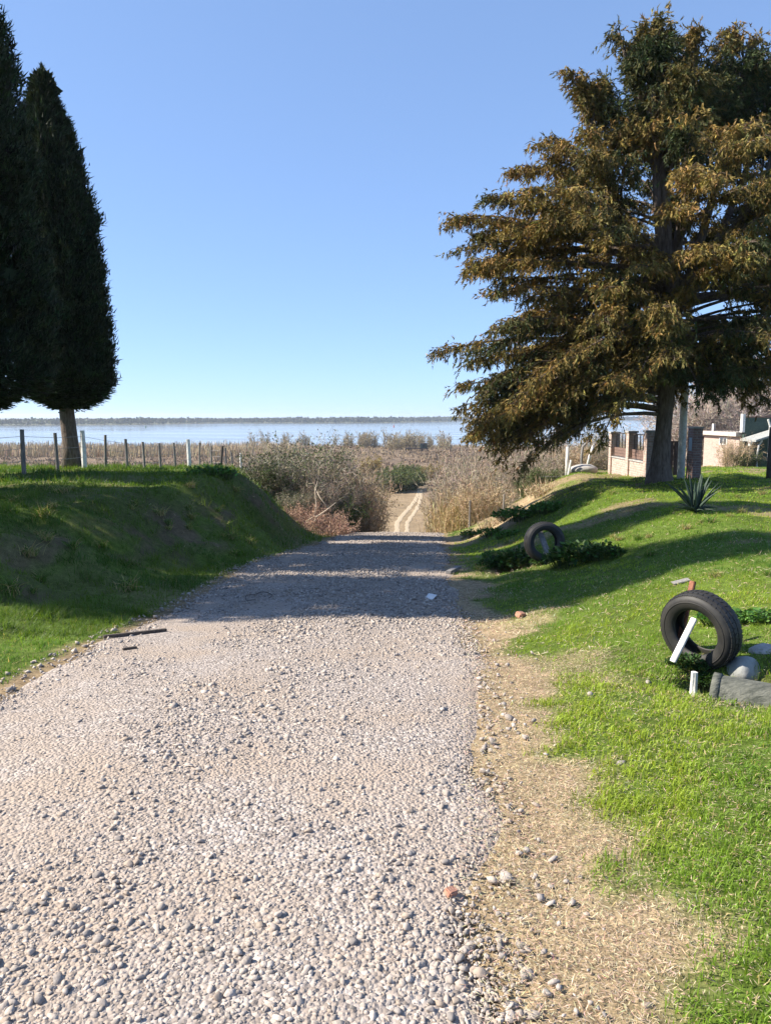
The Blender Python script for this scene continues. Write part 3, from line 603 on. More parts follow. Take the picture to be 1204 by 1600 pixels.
# brown thicket behind the right lawn
for i, (px, Y, s) in enumerate(((775, 40, 1.5), (815, 41, 1.6), (855, 42, 1.6), (893, 43, 1.65), (930, 42, 1.6), (962, 44, 1.6), (1000, 45, 1.6), (840, 37, 1.1), (905, 38, 1.1), (945, 37.5, 1.0))):
    p = at(px, Y); o = link('thicket_shrub', (M_dry, M_bare)[i % 2], 'twig'); o.location = p; o.scale = (s, s, s); o.rotation_euler.z = i * 1.7
    k_ = (P(px, (690 if px < 890 else 668) + (i * 37) % 17, Y).z - p.z) / 2.7; o.scale = (min(s, k_ * 1.2), min(s, k_ * 1.2), k_); tag(o, 'brown leafless shrub of the thicket beyond the right lawn', 'shrub', 'thicket beyond the lawn')

def bare_tree(name, seed, H, W, tw, c=(.36, .3, .25)):
    return shrub_mesh(name, seed, H, W, W, 26, c, [(.3, .25, .2)], 0, .1, upright=.55, tw=tw, sub=7, fan=4)
BT = [bare_tree('bare_crown_%d' % i, 40 + i, 8.0, 5.5, .05, ((.36, .3, .25), (.4, .33, .27), (.33, .28, .25))[i]) for i in range(3)]
for i, (px, Y, s) in enumerate(((1075, 72, .9), (1105, 74, .95), (1130, 70, .8), (1152, 76, 1.1), (1180, 74, 1.25), (1205, 72, 1.15), (1235, 74, 1.2), (1090, 84, 1.2), (1140, 86, 1.3), (1215, 86, 1.55), (1050, 76, .85), (1275, 78, 1.2))):
    p = at(px, Y); r = empty('bare_tree', p, 'leafless pale grey tree standing behind the brick outbuilding', 'tree', 'bare trees behind the outbuilding', rz=i * 2.1)
    r.scale = (s, s, s); link('crown', BT[i % 3], 'twig', r)
    t = MB(); t.tube([(0, 0, -.4), (.05, 0, 1.5), (0, .1, 3.5), (.1, 0, 5.5)], [.2, .16, .1, .04], 7); t.build('trunk', 'grey_bark', r, smooth=True)

# --- the flats by the river
M_sap = [shrub_mesh('sapling_%d' % i, 60 + i, 6.0, 2.2, 2.2, 9, (.34, .28, .2), [(.3, .26, .15)], 260, .4, upright=.85, tw=.12, sub=3, fan=2) for i in range(3)]
k = 0
sap = [(px, Y) for px, Y in zip(rng.uniform(385, 560, 16), rng.uniform(372, 392, 16))] + [(px, Y) for px, Y in zip(rng.uniform(560, 600, 14), rng.uniform(372, 392, 14))] + \
      [(px, Y) for px, Y in zip(rng.normal(633, 16, 26), rng.uniform(345, 380, 26))] + [(px, Y) for px, Y in zip(rng.uniform(655, 690, 8), rng.uniform(350, 385, 8))] + [(698, 340), (701, 345), (696, 350)]
for px, Y in sap:
    p = at(px, Y); o = link('willow_sapling', M_sap[k % 3], 'twig'); s = rng.uniform(.7, 1.25); o.location = p; o.scale = (s, s, s * rng.uniform(.9, 1.2)); o.rotation_euler.z = k * 1.3; k += 1
    tag(o, 'bare young willow standing at the water edge of the flats', 'sapling', 'young willows along the near shore')
def reed_bed():
    acc = Acc(); n = 15000
    x = np.concatenate([rng.uniform(-190, -35, 12000), rng.uniform(-60, 70, 3000)]); y = np.where(np.arange(n) < 12000, rng.uniform(282, 330, n), rng.uniform(384, 398, n))
    A = np.stack([x, y, zg(x, y) - .1], 1); h = np.where(np.arange(n) < 12000, 4.4, 1.6) * rng.uniform(.5, 1.1, n) * (.75 + .5 * fbm(x * .06, y * .06, 8, 3))
    d = unit(np.stack([rng.normal(0, .13, n) + .06, rng.normal(0, .1, n), np.ones(n)], 1))
    ribbons(acc, A, A + d * h[:, None], .22, .08, jit((.4, .32, .21), n, .2))
    tag(link('reed_bed', acc.mesh('reed_bed'), 'twig'), 'pale brown reeds and saplings massed along the near shore', kind='stuff')
reed_bed()
def scrub():
    acc = Acc(); n = 9000
    y = 92 + 300 * rng.random(n) ** .8; x = rng.uniform(-1, 1, n) * y * .6 + 0
    cl = (np.abs(x - (y - 90) * .08 + 1.5) < np.interp(y, [90, 160, 165], [9, 7, 0])) & (y < 160)
    tk = (np.abs(x - np.interp(y, [70, 100, 150, 200], [2, 1.6, 6.6, 9])) < 2) & (y < 190)
    ok = ~(cl | tk) & (zg(x, y) < -11.5); x = x[ok]; y = y[ok]; n = len(x)
    z = zg(x, y); h = rng.uniform(.5, 1.5, n) * (.5 + fbm(x * .05, y * .05, 18, 3))
    tone = fbm(x * .04, y * .03, 19, 3)[:, None]; c = np.array([.27, .18, .13]) * (1 - tone) + np.array([.26, .22, .14]) * tone
    for k in range(9):
        o = np.stack([x + rng.normal(0, .5, n), y + rng.normal(0, .5, n), z], 1)
        d = np.stack([rng.normal(0, .5, n), rng.normal(0, .5, n), np.ones(n)], 1)
        quads(acc, o, d, h * rng.uniform(.5, 1.1, n), h * .22, c * rng.uniform(.6, 1.3, (n, 1)))
    tag(link('winter_scrub', acc.mesh('winter_scrub'), 'twig'), 'low reddish brown winter scrub covering the river flats', kind='stuff')
scrub()
M_fg = shrub_mesh('flats_shrub', 71, 3.6, 3.6, 3.2, 26, (.2, .18, .1), [(.055, .085, .028), (.085, .115, .035), (.13, .14, .05)], 5200, .3, upright=.3, tw=.06, sub=3)
M_oc = shrub_mesh('ochre_shrub', 72, 3.2, 3.6, 3.0, 24, (.34, .25, .12), [(.3, .22, .08), (.24, .19, .08)], 3500, .28, upright=.4, tw=.06, sub=3)
for i, (px, py, s) in enumerate(((601, 768, 1.0), (612, 769, 1.05), (625, 768, 1.1), (637, 765, 1.05), (648, 758, 1.0), (618, 758, 1.15), (634, 752, 1.1), (655, 750, .9), (642, 748, .85))):
    q = G(px, py); o = link('flats_shrub', M_fg, 'leaf'); o.location = q; o.scale = (s, s, s); o.rotation_euler.z = i * .9
    tag(o, 'rounded dark green shrub at the end of the sandy track', 'shrub', 'green shrubs by the sandy track')
q = G(580, 742); o = link('flats_shrub', M_oc, 'leaf'); o.location = q; o.scale = (1.3, 1.3, 1.3); tag(o, 'ochre brown shrub on the flats beyond the thicket', 'shrub')
q = G(676, 752); o = link('flats_shrub', M_oc, 'leaf'); o.location = q; o.scale = (1.1, 1.1, 1.1); tag(o, 'yellowish shrub to the right of the green shrubs on the flats', 'shrub')

def shack():
    p = at(655, 330); r = empty('jetty_shack', p, 'dark wooden lookout hut and low deck on the river flats', 'hut')
    d = MB(); d.box((-6, -1.5, 1.2), (3.4, 1.5, 1.55)); d.build('deck', 'dark_wood', r)
    for x in (-5.8, -3.6, -1.2, 1.0, 3.2): t = MB(); t.box((x - .18, -1.2, -.3), (x + .18, -.9, 1.2)); t.build('leg', 'dark_wood', r)
    h = MB(); h.box((.4, -1.3, 1.56), (3.2, 1.3, 3.4)); h.build('cabin', 'green_paint', r)
    rf = MB(); rf.box((0, -1.7, 3.42), (3.6, 1.7, 3.6)); rf.build('roof', 'dark_wood', r)
    w_ = MB(); w_.box((1.2, -1.34, 2.2), (2.2, -1.31, 2.9)); w_.build('window', 'glass', r)
    for x in (-5.9, -4.4, -2.9, -1.4, .1): t = MB(); t.box((x - .09, -1.4, 1.56), (x + .09, -1.22, 2.7)); t.build('rail_post', 'dark_wood', r)
    t = MB(); t.box((-6, -1.4, 2.72), (.39, -1.22, 2.86)); t.build('rail', 'dark_wood', r)
shack()
def buoy(px, Y, mat, label):
    p = P(px, 668, Y); r = empty('channel_buoy', (p.x, p.y, -14.7), label, 'buoy')
    b = MB(); b.lathe([(0, -.4), (1.1, -.3), (1.2, .5), (.8, .9), (0, .95)], 14, False); b.build('float', mat, r, smooth=True)
    t = MB(); t.lathe([(.75, .9), (.25, 3.6), (0, 3.65)], 10, False); t.build('tower', mat, r)
    c = MB(); c.lathe([(.5, 3.6), (0, 4.5)], 10, False); c.build('topmark', mat, r)
buoy(228, 1080, 'buoy_green', 'small dark channel buoy on the river beyond the fence')
buoy(615, 1150, 'buoy_red', 'small channel buoy on the river beyond the road end')

# ------------------------------------------------------------------ wire fence on the left terrace
def fence():
    b = at(37, 19.3); root = empty('wire_fence', b, 'wire fence on thin grey posts along the left terrace', 'fence')
    defs = [(-40, 17.4, 0, 1.14, 5.5), (37, 19.3, 0, 1.12, 5.5), (90, 21.3, 0, 1.08, 5), (132, 23.0, 1, 1.12, 7.5), (165, 25, 0, 1.12, 5), (199, 27.1, 0, 1.1, 5), (226, 29, 0, 1.12, 5), (251, 31.1, 0, 1.1, 5), (274, 33.3, 0, 1.15, 5),
            (296, 35.2, 1, 1.25, 9), (312, 37.7, 0, 1.2, 5), (330, 39.2, 0, 1.2, 5), (345, 38.5, 2, 1.15, 7), (353, 41, 0, 1.15, 5), (363, 42, 0, 1.1, 5), (377, 42.5, 1, 1.2, 7), (389, 43.5, 0, 1.0, 5)]
    tops = []
    for px, Y, kind, h, r in defs:
        p = at(px, Y); lx = random.uniform(-.04, .04) + (.1 if kind == 2 else 0); q = p - b
        m = MB(); pts = [(q.x, q.y, q.z - .35), (q.x + lx * .3, q.y, q.z + h * .4), (q.x + lx, q.y, q.z + h)]
        m.tube(pts, [r * .0105, r * .01, r * .0095], 8, wob=.1)
        o = m.build('post', ('post_wood', 'white_paint', 'dark_wood')[kind], root)
        if kind: o['label'] = ('', 'thicker whitewashed post', 'dark crooked post')[kind]
        tops.append((q, h))
    for f in (.3, .58, .86):
        m = MB(); pts = []
        for i, (q, h) in enumerate(tops):
            pts.append((q.x, q.y - .06, q.z + 1.1 * f))
        m.tube(pts, .005, 4); m.build('wire', 'wire', root)
fence()

# ------------------------------------------------------------------ brick gateway and buildings on the right
def gateway():
    X = 8.05
    z0 = gz(X, 25); r = empty('brick_fence_wall', (X, 23.5, z0), 'low pale brick fence wall with pillars and dark board panels behind conifer', 'wall')
    for dy in (0, 1.75, 3.7):
        m = MB(); zb = gz(X, 23.5 + dy) - z0; m.box((-.14, dy - .14, zb - .3), (.14, dy + .14, zb + 1.42)); m.build('pillar', 'pale_brick', r, bevel=.008)
        m = MB(); m.box((-.17, dy - .17, zb + 1.42), (.17, dy + .17, zb + 1.48)); m.build('pillar_cap', 'concrete', r)
    for d0, d1 in ((0.14, 1.61), (1.89, 3.56)):
        m = MB(); m.box((-.09, d0, -.4), (.09, d1, .5)); m.build('wall_panel', 'pale_brick', r)
        m = MB(); m.box((-.12, d0, .5), (.12, d1, .54)); m.build('coping', 'concrete', r)
        for k in range(3):
            m = MB(); m.box((-.02, d0 + .02, .57 + k * .1), (.02, d1 - .02, .66 + k * .1)); m.build('board', 'brown_board', r)
        for k in range(5):
            y = d0 + (d1 - d0) * (k + .5) / 5; m = MB(); m.box((-.012, y - .012, .86), (.012, y + .012, 1.34)); m.build('bar', 'iron', r)
        m = MB(); m.box((-.014, d0, 1.34), (.014, d1, 1.37)); m.build('top_rail', 'iron', r)
    m = MB(); p = at(1083, 23.2); g = empty('brick_pillar', p, 'stout dark brick gate pillar beside the pale concrete pole', 'pillar')
    m.box((-.13, -.22, -.3), (.14, .24, 1.58)); m.build('shaft', 'dark_brick', g, bevel=.006)
    m = MB(); m.box((-.16, -.25, 1.58), (.17, .27, 1.63)); m.build('cap', 'concrete', g)
    m = MB(); m.box((-.136, -.12, .9), (-.131, .1, 1.3)); m.build('meter_plate', 'blue_paint', g)
    p = at(1063.5, 22.8); m = MB(); m.tube([(p.x, p.y, p.z - .4), (p.x, p.y, p.z + 3), (p.x + .03, p.y, p.z + 6)], [.112, .1, .085], 16)
    tag(m.build('utility_pole', 'white_paint', smooth=True), 'round pale concrete pole between conifer trunk and brick pillar', 'pole')
    p = at(1053, 24.2); g = empty('wooden_gate', p, 'brown board gate behind the conifer trunk', 'gate')
    for k in range(4):
        m = MB(); m.box((-.42 + k * .19, -.02, .08), (-.25 + k * .19, .02, 1.15)); m.build('plank', 'brown_board', g)
    m = MB(); m.box((-.44, .021, .9), (.36, .05, 1.0)); m.build('crossbar', 'brown_board', g)
    p = at(1201, 23.5); m = MB(); m.tube([(p.x, p.y, p.z - .3), (p.x + .02, p.y, p.z + 1.55)], [.085, .075], 10, wob=.08)
    tag(m.build('wooden_post', 'dark_wood', smooth=True), 'dark upright wooden post in the lawn in front of the porch', 'post')
gateway()
def house():
    x0, y0 = 27.65, 60.; zb = gz(x0, y0); L = 7.0; h = 2.35
    r = empty('brick_outbuilding', (x0, y0, zb), 'pale brick flat roofed outbuilding with small white window and roof railing', 'building')
    m = MB(); m.box((0, .3, -.6), (7, L, h)); m.build('wall', 'pale_brick', r)
    m = MB(); m.box((-.35, .2, h), (7.2, L + .2, h + .32)); m.build('roof_slab', 'plaster', r)
    wy = 3.1
    w_ = MB(); w_.box((-.05, wy - .75, h - .75), (.05, wy + .75, h - .15)); w_ = w_.build('window', 'white_paint', r)
    for s in (-1, 1):
        m = MB(); m.box((-.07, wy + s * .33 - .26, h - .66), (-.052, wy + s * .33 + .26, h - .24)); m.build('pane', 'glass', w_)
    rail = MB(); rail.box((-.1, .3, h + 1.3), (-.04, L, h + 1.36)); rl = rail.build('railing', 'iron', r)
    m = MB(); m.box((-.1, .3, h + .42), (-.04, L, h + .47)); m.build('bottom_rail', 'iron', rl)
    for k in range(26):
        y = .4 + k * (L - .5) / 25; m = MB(); m.box((-.085, y - .02, h + .33), (-.055, y + .02, h + 1.3)); m.build('baluster', 'iron', rl)
    m = MB(); m.box((-.14, 4.9, h + .33), (.02, 5.2, h + .95)); m.build('rail_post', 'white_paint', rl)
    g = empty('green_house', (x0, y0 - .2, zb), 'dark green painted house front joined to the brick outbuilding', 'house')
    m = MB(); m.box((.1, 0, -.6), (9, .28, h + 1.45)); m.build('wall', 'green_paint', g)
    m = MB(); m.box((-.1, -.08, h + .33), (.1, .3, h + 1.75)); m.build('chimney_pipe', 'white_paint', g)
    m = MB(); m.box((.1, -.05, h + 1.45), (9, .33, h + 1.55)); m.build('coping', 'brown_board', g)
    for k in range(9):
        m = MB(); m.box((.11, -.025, k * .42 - .2), (9, -.001, k * .42 + .19)); m.build('board', 'green_paint', g)
    m = MB(); m.box((2.3, -.06, 0), (3.6, -.03, 2.0)); m.build('door', 'blue_paint', g)
    # porch
    py = 57.0; px0 = (1178 - 602) / F * py; zp = gz(px0, py)
    p = empty('porch', (px0, py, zp), 'small porch with sloping white roof and white posts', 'porch')
    m = MB(); m.v = [(0, 0, 1.95), (0, 2.6, 1.95), (3.6, 2.6, 3.1), (3.6, 0, 3.1), (0, 0, 2.1), (0, 2.6, 2.1), (3.6, 2.6, 3.25), (3.6, 0, 3.25)]
    m.f = [(0, 1, 2, 3), (7, 6, 5, 4), (0, 4, 5, 1), (3, 2, 6, 7), (0, 3, 7, 4), (1, 5, 6, 2)]; m.build('roof', 'dull_white', p)
    m = MB(); m.tube([(.3, .3, -.3), (.3, .3, 1.1), (.38, .3, 1.7), (.6, .3, 2.05)], .07, 8); m.build('post', 'white_paint', p)
    m = MB(); m.tube([(1.08, .2, -.3), (1.08, .2, 2.0), (1.08, .2, 3.1), (.9, .2, 3.6)], .08, 8); m.build('post', 'white_paint', p)
    m = MB(); m.tube([(-.7, .3, -.1), (.28, .3, .8)], .045, 8); m.build('brace', 'white_paint', p)
    q = at(1169, 57.5); l = empty('lamp_post', q, 'small garden lamp post in front of the green house wall', 'lamp post')
    m = MB(); m.tube([(0, 0, -.2), (0, 0, 1.5)], .035, 8); m.build('pole', 'concrete', l)
    m = MB(); m.lathe([(.06, 1.5), (.13, 1.6), (.15, 1.85), (.05, 1.95)], 8, False); m.build('lantern', 'lamp_glass', l)
    m = MB(); m.lathe([(.2, 1.86), (.02, 2.05)], 8, False); m.build('cap', 'concrete', l)
    place('shrub', M_dry, 'twig', 1147, 727, 57.5, 1.1, 'dry wispy shrub against the brick outbuilding wall', 'shrub')
    place('shrub', M_green, 'twig', 1163, 726, 57, .75, 'green garden shrub at the corner of the brick outbuilding', 'shrub')
    place('shrub', M_green, 'twig', 1173, 726, 57.8, .6, 'low green garden shrub below the lamp post', 'shrub')
house()
def yard_bits():
    g = empty('pole_frame', at(915, 28), 'bent pale pole frame standing on the lawn left of the brick wall', 'frame'); b = g.location
    m = MB(); m.tube([Vector(v) - b for v in (P(908, 742, 28), P(908, 712, 28), P(910, 698, 28), P(918, 690, 28))], .045, 8); m.build('bent_pole', 'board', g, smooth=True)
    m = MB(); m.tube([Vector(v) - b for v in (P(916, 733, 28.2), P(920, 715, 28.2), P(927, 694, 28.2))], .05, 8); m.build('leaning_pole', 'white_paint', g, smooth=True)
    p = at(885, 27); m = MB(); m.tube([(p.x, p.y, p.z - .2), (p.x + .01, p.y, p.z + 1.0)], [.06, .055], 10, wob=.05); tag(m.build('whitewashed_post', 'white_paint', smooth=True), 'short whitewashed post on the bluff top under conifer', 'post')
    m = MB(); m.tube([(p.x + .02, p.y - .1, p.z - .1), (p.x + .12, p.y - .12, p.z + .55)], .04, 8); tag(m.build('stake', 'white_paint'), 'pale short stake leaning beside the whitewashed post', 'stake')
    p = at(910, 27.2); bm = bmesh.new(); bmesh.ops.create_icosphere(bm, subdivisions=3, radius=1)
    for v in bm.verts:
        n = float(fbm(v.co.x * 1.7 + 5, v.co.y * 1.7 + v.co.z, 3, 3)); v.co *= .8 + .4 * n; v.co = Vector((v.co.x * .5, v.co.y * .4, v.co.z * .2))
    me = bpy.data.meshes.new('boulder'); bm.to_mesh(me); bm.free(); me.polygons.foreach_set('use_smooth', [True] * len(me.polygons))
    o = link('boulder', me, 'concrete', loc=(p.x, p.y, p.z + .12)); tag(o, 'flat pale boulder on the lawn edge below the bent pole', 'boulder')
    p = at(865, 27.5); m = MB(); m.box((-.55, -.12, -.2), (.45, .12, .26)); tag(m.build('low_kerb', 'concrete', loc=p, bevel=.02), 'low grey concrete block at the bluff top left of the whitewashed post', 'block')
    p = at(1, 18.6)
    for i, (px, py, Y, hh) in enumerate(((734, 725, 28.5, 1.1), (787, 735, 29, .9))):
        q = at(px, Y)
        m = MB(); m.tube([(q.x, q.y, q.z - .2), (q.x + .03, q.y, q.z + hh)], .04, 8, wob=.1); tag(m.build('stake', 'post_wood'), ('thin grey stake among the bare shrubs right of the road', 'short grey stake beneath the drooping conifer branches')[i], 'stake')
yard_bits()

# ------------------------------------------------------------------ tyres, stakes, culvert
def tyre(loc, nrm, Rr, wd, label):
    root = empty('tyre', loc, label, 'tyre'); n = Vector(nrm).normalized()
    M = n.to_track_quat('Z', 'Y').to_matrix().to_4x4(); hw = wd / 2
    prof = [(Rr * .96, -hw * .8), (Rr, -hw * .55), (Rr * 1.005, 0), (Rr, hw * .55), (Rr * .96, hw * .8), (Rr * .88, hw * .98), (Rr * .78, hw * 1.0), (Rr * .66, hw * .86), (Rr * .6, hw * .72), (Rr * .585, hw * .6), (Rr * .62, hw * .55),
            (Rr * .74, hw * .75), (Rr * .86, hw * .72), (Rr * .92, hw * .4), (Rr * .93, 0), (Rr * .92, -hw * .4), (Rr * .86, -hw * .72), (Rr * .74, -hw * .75), (Rr * .62, -hw * .55), (Rr * .585, -hw * .6), (Rr * .6, -hw * .72), (Rr * .66, -hw * .86), (Rr * .78, -hw), (Rr * .88, -hw * .98)]
    m = MB(); m.lathe(prof, 64, True, M); m.build('casing', 'rubber', root, smooth=True)
    for s in (-1, 1):                                        # raised bead rings on the sidewalls
        m = MB(); m.lathe([(Rr * .84, s * hw * .99), (Rr * .83, s * hw * 1.03), (Rr * .815, s * hw * 1.03), (Rr * .805, s * hw * .99)], 64, True, M); m.build('sidewall_ring', 'rubber', root, smooth=True)
    for k, (h0, h1) in enumerate(((-.78, -.5), (-.42, -.1), (.1, .42), (.5, .78))):    # tread ribs, each cut into blocks
        m = MB(); nb = 46
        for j in range(nb):
            a0 = 2 * math.pi * (j + (.0 if k % 2 else .4)) / nb; a1 = a0 + 2 * math.pi * .8 / nb
            sk = .035 * (1 if k < 2 else -1)
            def pt(a, h, r): return M @ Vector((r * math.cos(a), r * math.sin(a), h * hw))
            ra = Rr * (.985 if abs(h0 + h1) > 1 else 1.0)
            lo = [pt(a0, h0, ra * .98), pt(a1, h0, ra * .98), pt(a1 + sk, h1, ra * .98), pt(a0 + sk, h1, ra * .98)]
            e0 = 1.018 if abs(h0) < .7 else 1.0; e1 = 1.018 if abs(h1) < .7 else 1.0
            hi = [pt(a0, h0, ra * e0), pt(a1, h0, ra * e0), pt(a1 + sk, h1, ra * e1), pt(a0 + sk, h1, ra * e1)]
            q = len(m.v); m.v += [tuple(v) for v in lo + hi]; m.f += [tuple(q + i for i in f) for f in ((4, 5, 6, 7), (0, 1, 5, 4), (1, 2, 6, 5), (2, 3, 7, 6), (3, 0, 4, 7))]
        m.build('tread', 'rubber', root)
    return root
T2 = P(1093, 984, 5.6); tyre(T2, (-.78, -.58, -.16), .295, .19, 'worn black tyre tilted upright beside the culvert, white stake through it')
T1 = P(850, 847, 12.2); tyre(T1, (.12, -.97, .1), .325, .19, 'old black tyre standing among leafy weeds with grey board inside')
def plank(a, b, wd, th, name, mat, label, cat):
    a = Vector(a); b = Vector(b); d = b - a; u, v = frame(d); u = Vector((d.y, -d.x, 0)).normalized() if abs(d.x) + abs(d.y) > 1e-3 else u; v = d.normalized().cross(u)
    m = MB(); q = []
    for p in (a, b):
        for s, t in ((-1, -1), (1, -1), (1, 1), (-1, 1)): q.append(tuple(p + u * s * wd / 2 + v * t * th / 2))
    m.v = q; m.f = [(0, 3, 2, 1), (4, 5, 6, 7), (0, 1, 5, 4), (1, 2, 6, 5), (2, 3, 7, 6), (3, 0, 4, 7)]
    return tag(m.build(name, mat, bevel=.004), label, cat)
a = P(1050, 1034, 5.45); bq = P(1084, 966, 5.5); plank(a, bq, .055, .02, 'wooden_stake', 'white_paint', 'white painted wooden stake leaning through the tilted tyre', 'stake')
a = P(1056, 1025, 5.78); bq = P(1082, 908, 5.86); plank(a, bq, .045, .03, 'iron_stake', 'rust', 'rusty brown stake standing up behind the tilted tyre', 'stake')
a = P(858, 872, 12.05); bq = P(841, 826, 12.35); plank(a, bq, .1, .025, 'wooden_board', 'board', 'weathered grey board propped inside the tyre among weeds', 'board')
a = P(1083, 1068, 4.95); bq = P(1084, 1050, 4.95); m = MB(); m.tube([a - Vector((0, 0, .08)), bq], [.026, .022], 8, wob=.1); tag(m.build('post_stub', 'white_paint'), 'short whitewashed post stub in the grass in front of tyre', 'post')
def culvert():
    A = Vector((2.2, 4.94, -.25)); B = Vector((3.6, 4.1, -.29)); Rr = .17; d = (B - A)
    g = empty('culvert_pipe', A, 'grey concrete culvert pipe half buried in the grassy ditch', 'pipe')
    m = MB(); T = np.linspace(0, 1, 14); pts = [d * t - Vector((0, 0, .03)) for t in T]
    m.tube(pts, [Rr] * 14, 24, cap=False, wob=.02); m.build('barrel', 'mossy_concrete', g, smooth=True)
    m = MB(); M = d.to_track_quat('Z', 'Y').to_matrix().to_4x4(); M.translation = -Vector((0, 0, .03))
    m.lathe([(Rr * .82, .03), (Rr * 1.04, .03), (Rr * 1.05, -.02), (Rr * .82, -.02)], 28, True, M); m.build('collar', 'mossy_concrete', g, smooth=True)
    c = P(1163, 1046, 5.42); r = empty('bucket', c, 'white plastic bucket lying on its side behind the tilted tyre', 'bucket')
    M = Vector((.35, -.8, .35)).to_track_quat('Z', 'Y').to_matrix().to_4x4()
    m = MB(); m.lathe([(0, .075), (.05, .074), (.085, .06), (.095, .03), (.1, -.2), (.09, -.2), (.08, .04)], 28, False, M); m.build('body', 'dull_white', r, smooth=True)
    m = MB(); m.lathe([(.099, -.16), (.108, -.16), (.108, -.185), (.099, -.185)], 28, True, M); m.build('rim', 'dull_white', r, smooth=True)
    h = Vector((2.95, 5.1, -.42)); m = MB(); M = Vector((-.8, .2, .1)).to_track_quat('Z', 'Y').to_matrix().to_4x4()
    m.lathe([(.125, .04), (.16, .04), (.16, -.5), (.125, -.5)], 24, True, M); e = m.build('drain_pipe', 'mossy_concrete', loc=h, smooth=True)
    tag(e, 'dark open mouth of drain pipe in the ditch beside the bucket', 'pipe')
    p = P(1198, 1020, 5.55); bm = bmesh.new(); bmesh.ops.create_icosphere(bm, subdivisions=3, radius=1)
    for v in bm.verts:
        n = float(fbm(v.co.x * 2 + 3, v.co.y * 2 + v.co.z * 2, 8, 3)); v.co *= .75 + .5 * n; v.co = Vector((v.co.x * .13, v.co.y * .1, v.co.z * .07))
    me = bpy.data.meshes.new('rubble_rock'); bm.to_mesh(me); bm.free(); o = link('rock', me, 'concrete', loc=p); tag(o, 'brown lumpy rock at the rim of the ditch', 'rock')
culvert()

# ------------------------------------------------------------------ agave and weeds
def agave():
    p = G(1085, 801); r = empty('agave_plant', p, 'spiky dark agave rosette growing on the sloping lawn', 'plant')
    S = 1.0; specs = []
    for i in range(9): specs.append((i * 2.4, random.uniform(.08, .42), random.uniform(.56, .72), .1))
    for i in range(12): specs.append((i * 2.4 + 1, random.uniform(.55, 1.0), random.uniform(.55, .75), .085))
    for i in range(14): specs.append((i * 2.4 + .5, random.uniform(1.1, 1.5), random.uniform(.28, .42), .055))
    for az, tilt, ln, wd in specs:
        m = MB(); n = 9; ca, sa = math.cos(az), math.sin(az); x = .03; z = .02; t = tilt * .75; rows = []
        for k in range(n):
            u = k / (n - 1); ww = wd * (.55 + .9 * u - 1.45 * u * u + .0) if u < 1 else .002; ww = max(ww, .003) * 1.0
            nx, nz = math.cos(t), -math.sin(t)              # leaf normal is perpendicular to growth in the vertical plane
            c = Vector((ca * x, sa * x, z)); lat = Vector((-sa, ca, 0)); up = Vector((-ca * math.cos(t), -sa * math.cos(t), math.sin(t)))
            rows.append([c - lat * ww / 2 + up * .25 * ww, c - up * .12 * ww, c + lat * ww / 2 + up * .25 * ww, c - up * .38 * ww])
            x += math.sin(t) * ln / (n - 1); z += math.cos(t) * ln / (n - 1); t += tilt * .06
        for row in rows: m.v += [tuple(q) for q in row]
        for k in range(n - 1):
            for j in range(4): m.f.append((k * 4 + j, k * 4 + (j + 1) % 4, k * 4 + 4 + (j + 1) % 4, k * 4 + 4 + j))
        m.build('leaf', 'agave', r, smooth=True)
agave()
def weed_mesh(seed, W, D, H, n, size, c=(.042, .088, .022)):
    global rng
    keep = rng; rng = np.random.default_rng(seed); acc = Acc()
    a = rng.uniform(0, 6.28, n); rr = np.sqrt(rng.random(n)); h = H * (1 - rr ** 2 * .8) * rng.uniform(.3, 1, n) * (.6 + .8 * fbm(np.cos(a) * rr * 3, np.sin(a) * rr * 3, seed, 2))
    o = np.stack([np.cos(a) * rr * W, np.sin(a) * rr * D, h], 1); d = np.stack([np.cos(a), np.sin(a), rng.uniform(-.2, .9, n)], 1) + rng.normal(0, .7, (n, 3))
    up = np.tile([0, 0, 1.0], (n, 1)) + rng.normal(0, .35, (n, 3))
    quads(acc, o, d, size * rng.uniform(.6, 1.4, n), size * .75, jit(c, n, .3), face=up)
    st = np.stack([o[:, 0] * .85, o[:, 1] * .85, np.full(n, -.1)], 1)[:n // 2]; ribbons(acc, st, o[:n // 2], .008, .005, (.05, .08, .03))
    rng = keep; return acc.mesh('leafy_weed')
WD = [weed_mesh(80 + i, .5, .3, .26, 650, .085) for i in range(3)]
WL = [weed_mesh(90 + i, .5, .28, .16, 600, .07, (.09, .19, .04)) for i in range(2)]
def weed(me, px, py, s, label, sx=1):
    p = G(px, py); o = link('leafy_weed', me, 'leaf', loc=p); o.scale = (s * sx, s, s); o.rotation_euler.z = random.uniform(-.4, .4); tag(o, label, 'weed')
weed(WD[0], 808, 882, .95, 'dark leafy weed clump hugging the left side of the tyre'); weed(WD[1], 775, 886, .7, 'small dark weed clump between tyre and gravel road')
weed(WD[2], 905, 874, 1.0, 'dark leafy weed clump on the right side of the tyre', 1.15); weed(WD[0], 942, 868, .7, 'low dark weed clump trailing right from the tyre weeds')
weed(WD[1], 850, 880, .45, 'weeds growing in front of the tyre foot')
weed(WL[0], 800, 838, .9, 'bright green weed patch behind the scraped hollow'); weed(WL[1], 742, 836, .95, 'bright broadleaf weeds at the right edge of the road'); weed(WL[0], 772, 834, .9, 'bright weed patch between roadside weeds and hollow')
weed(WL[1], 822, 806, 1.3, 'long bright weed patch below the eroded bluff', 1.5); weed(WL[0], 862, 796, 1.1, 'bright weed patch at the right end of the bluff foot'); weed(WL[1], 735, 818, 1.2, 'bright weeds where bluff foot meets the road edge', 1.3)
weed(WL[0], 1160, 968, .5, 'low clover like weeds behind the tilted tyre', 1.6); weed(WL[1], 1198, 966, .4, 'low weeds above the ditch right of the tyre', 1.5)
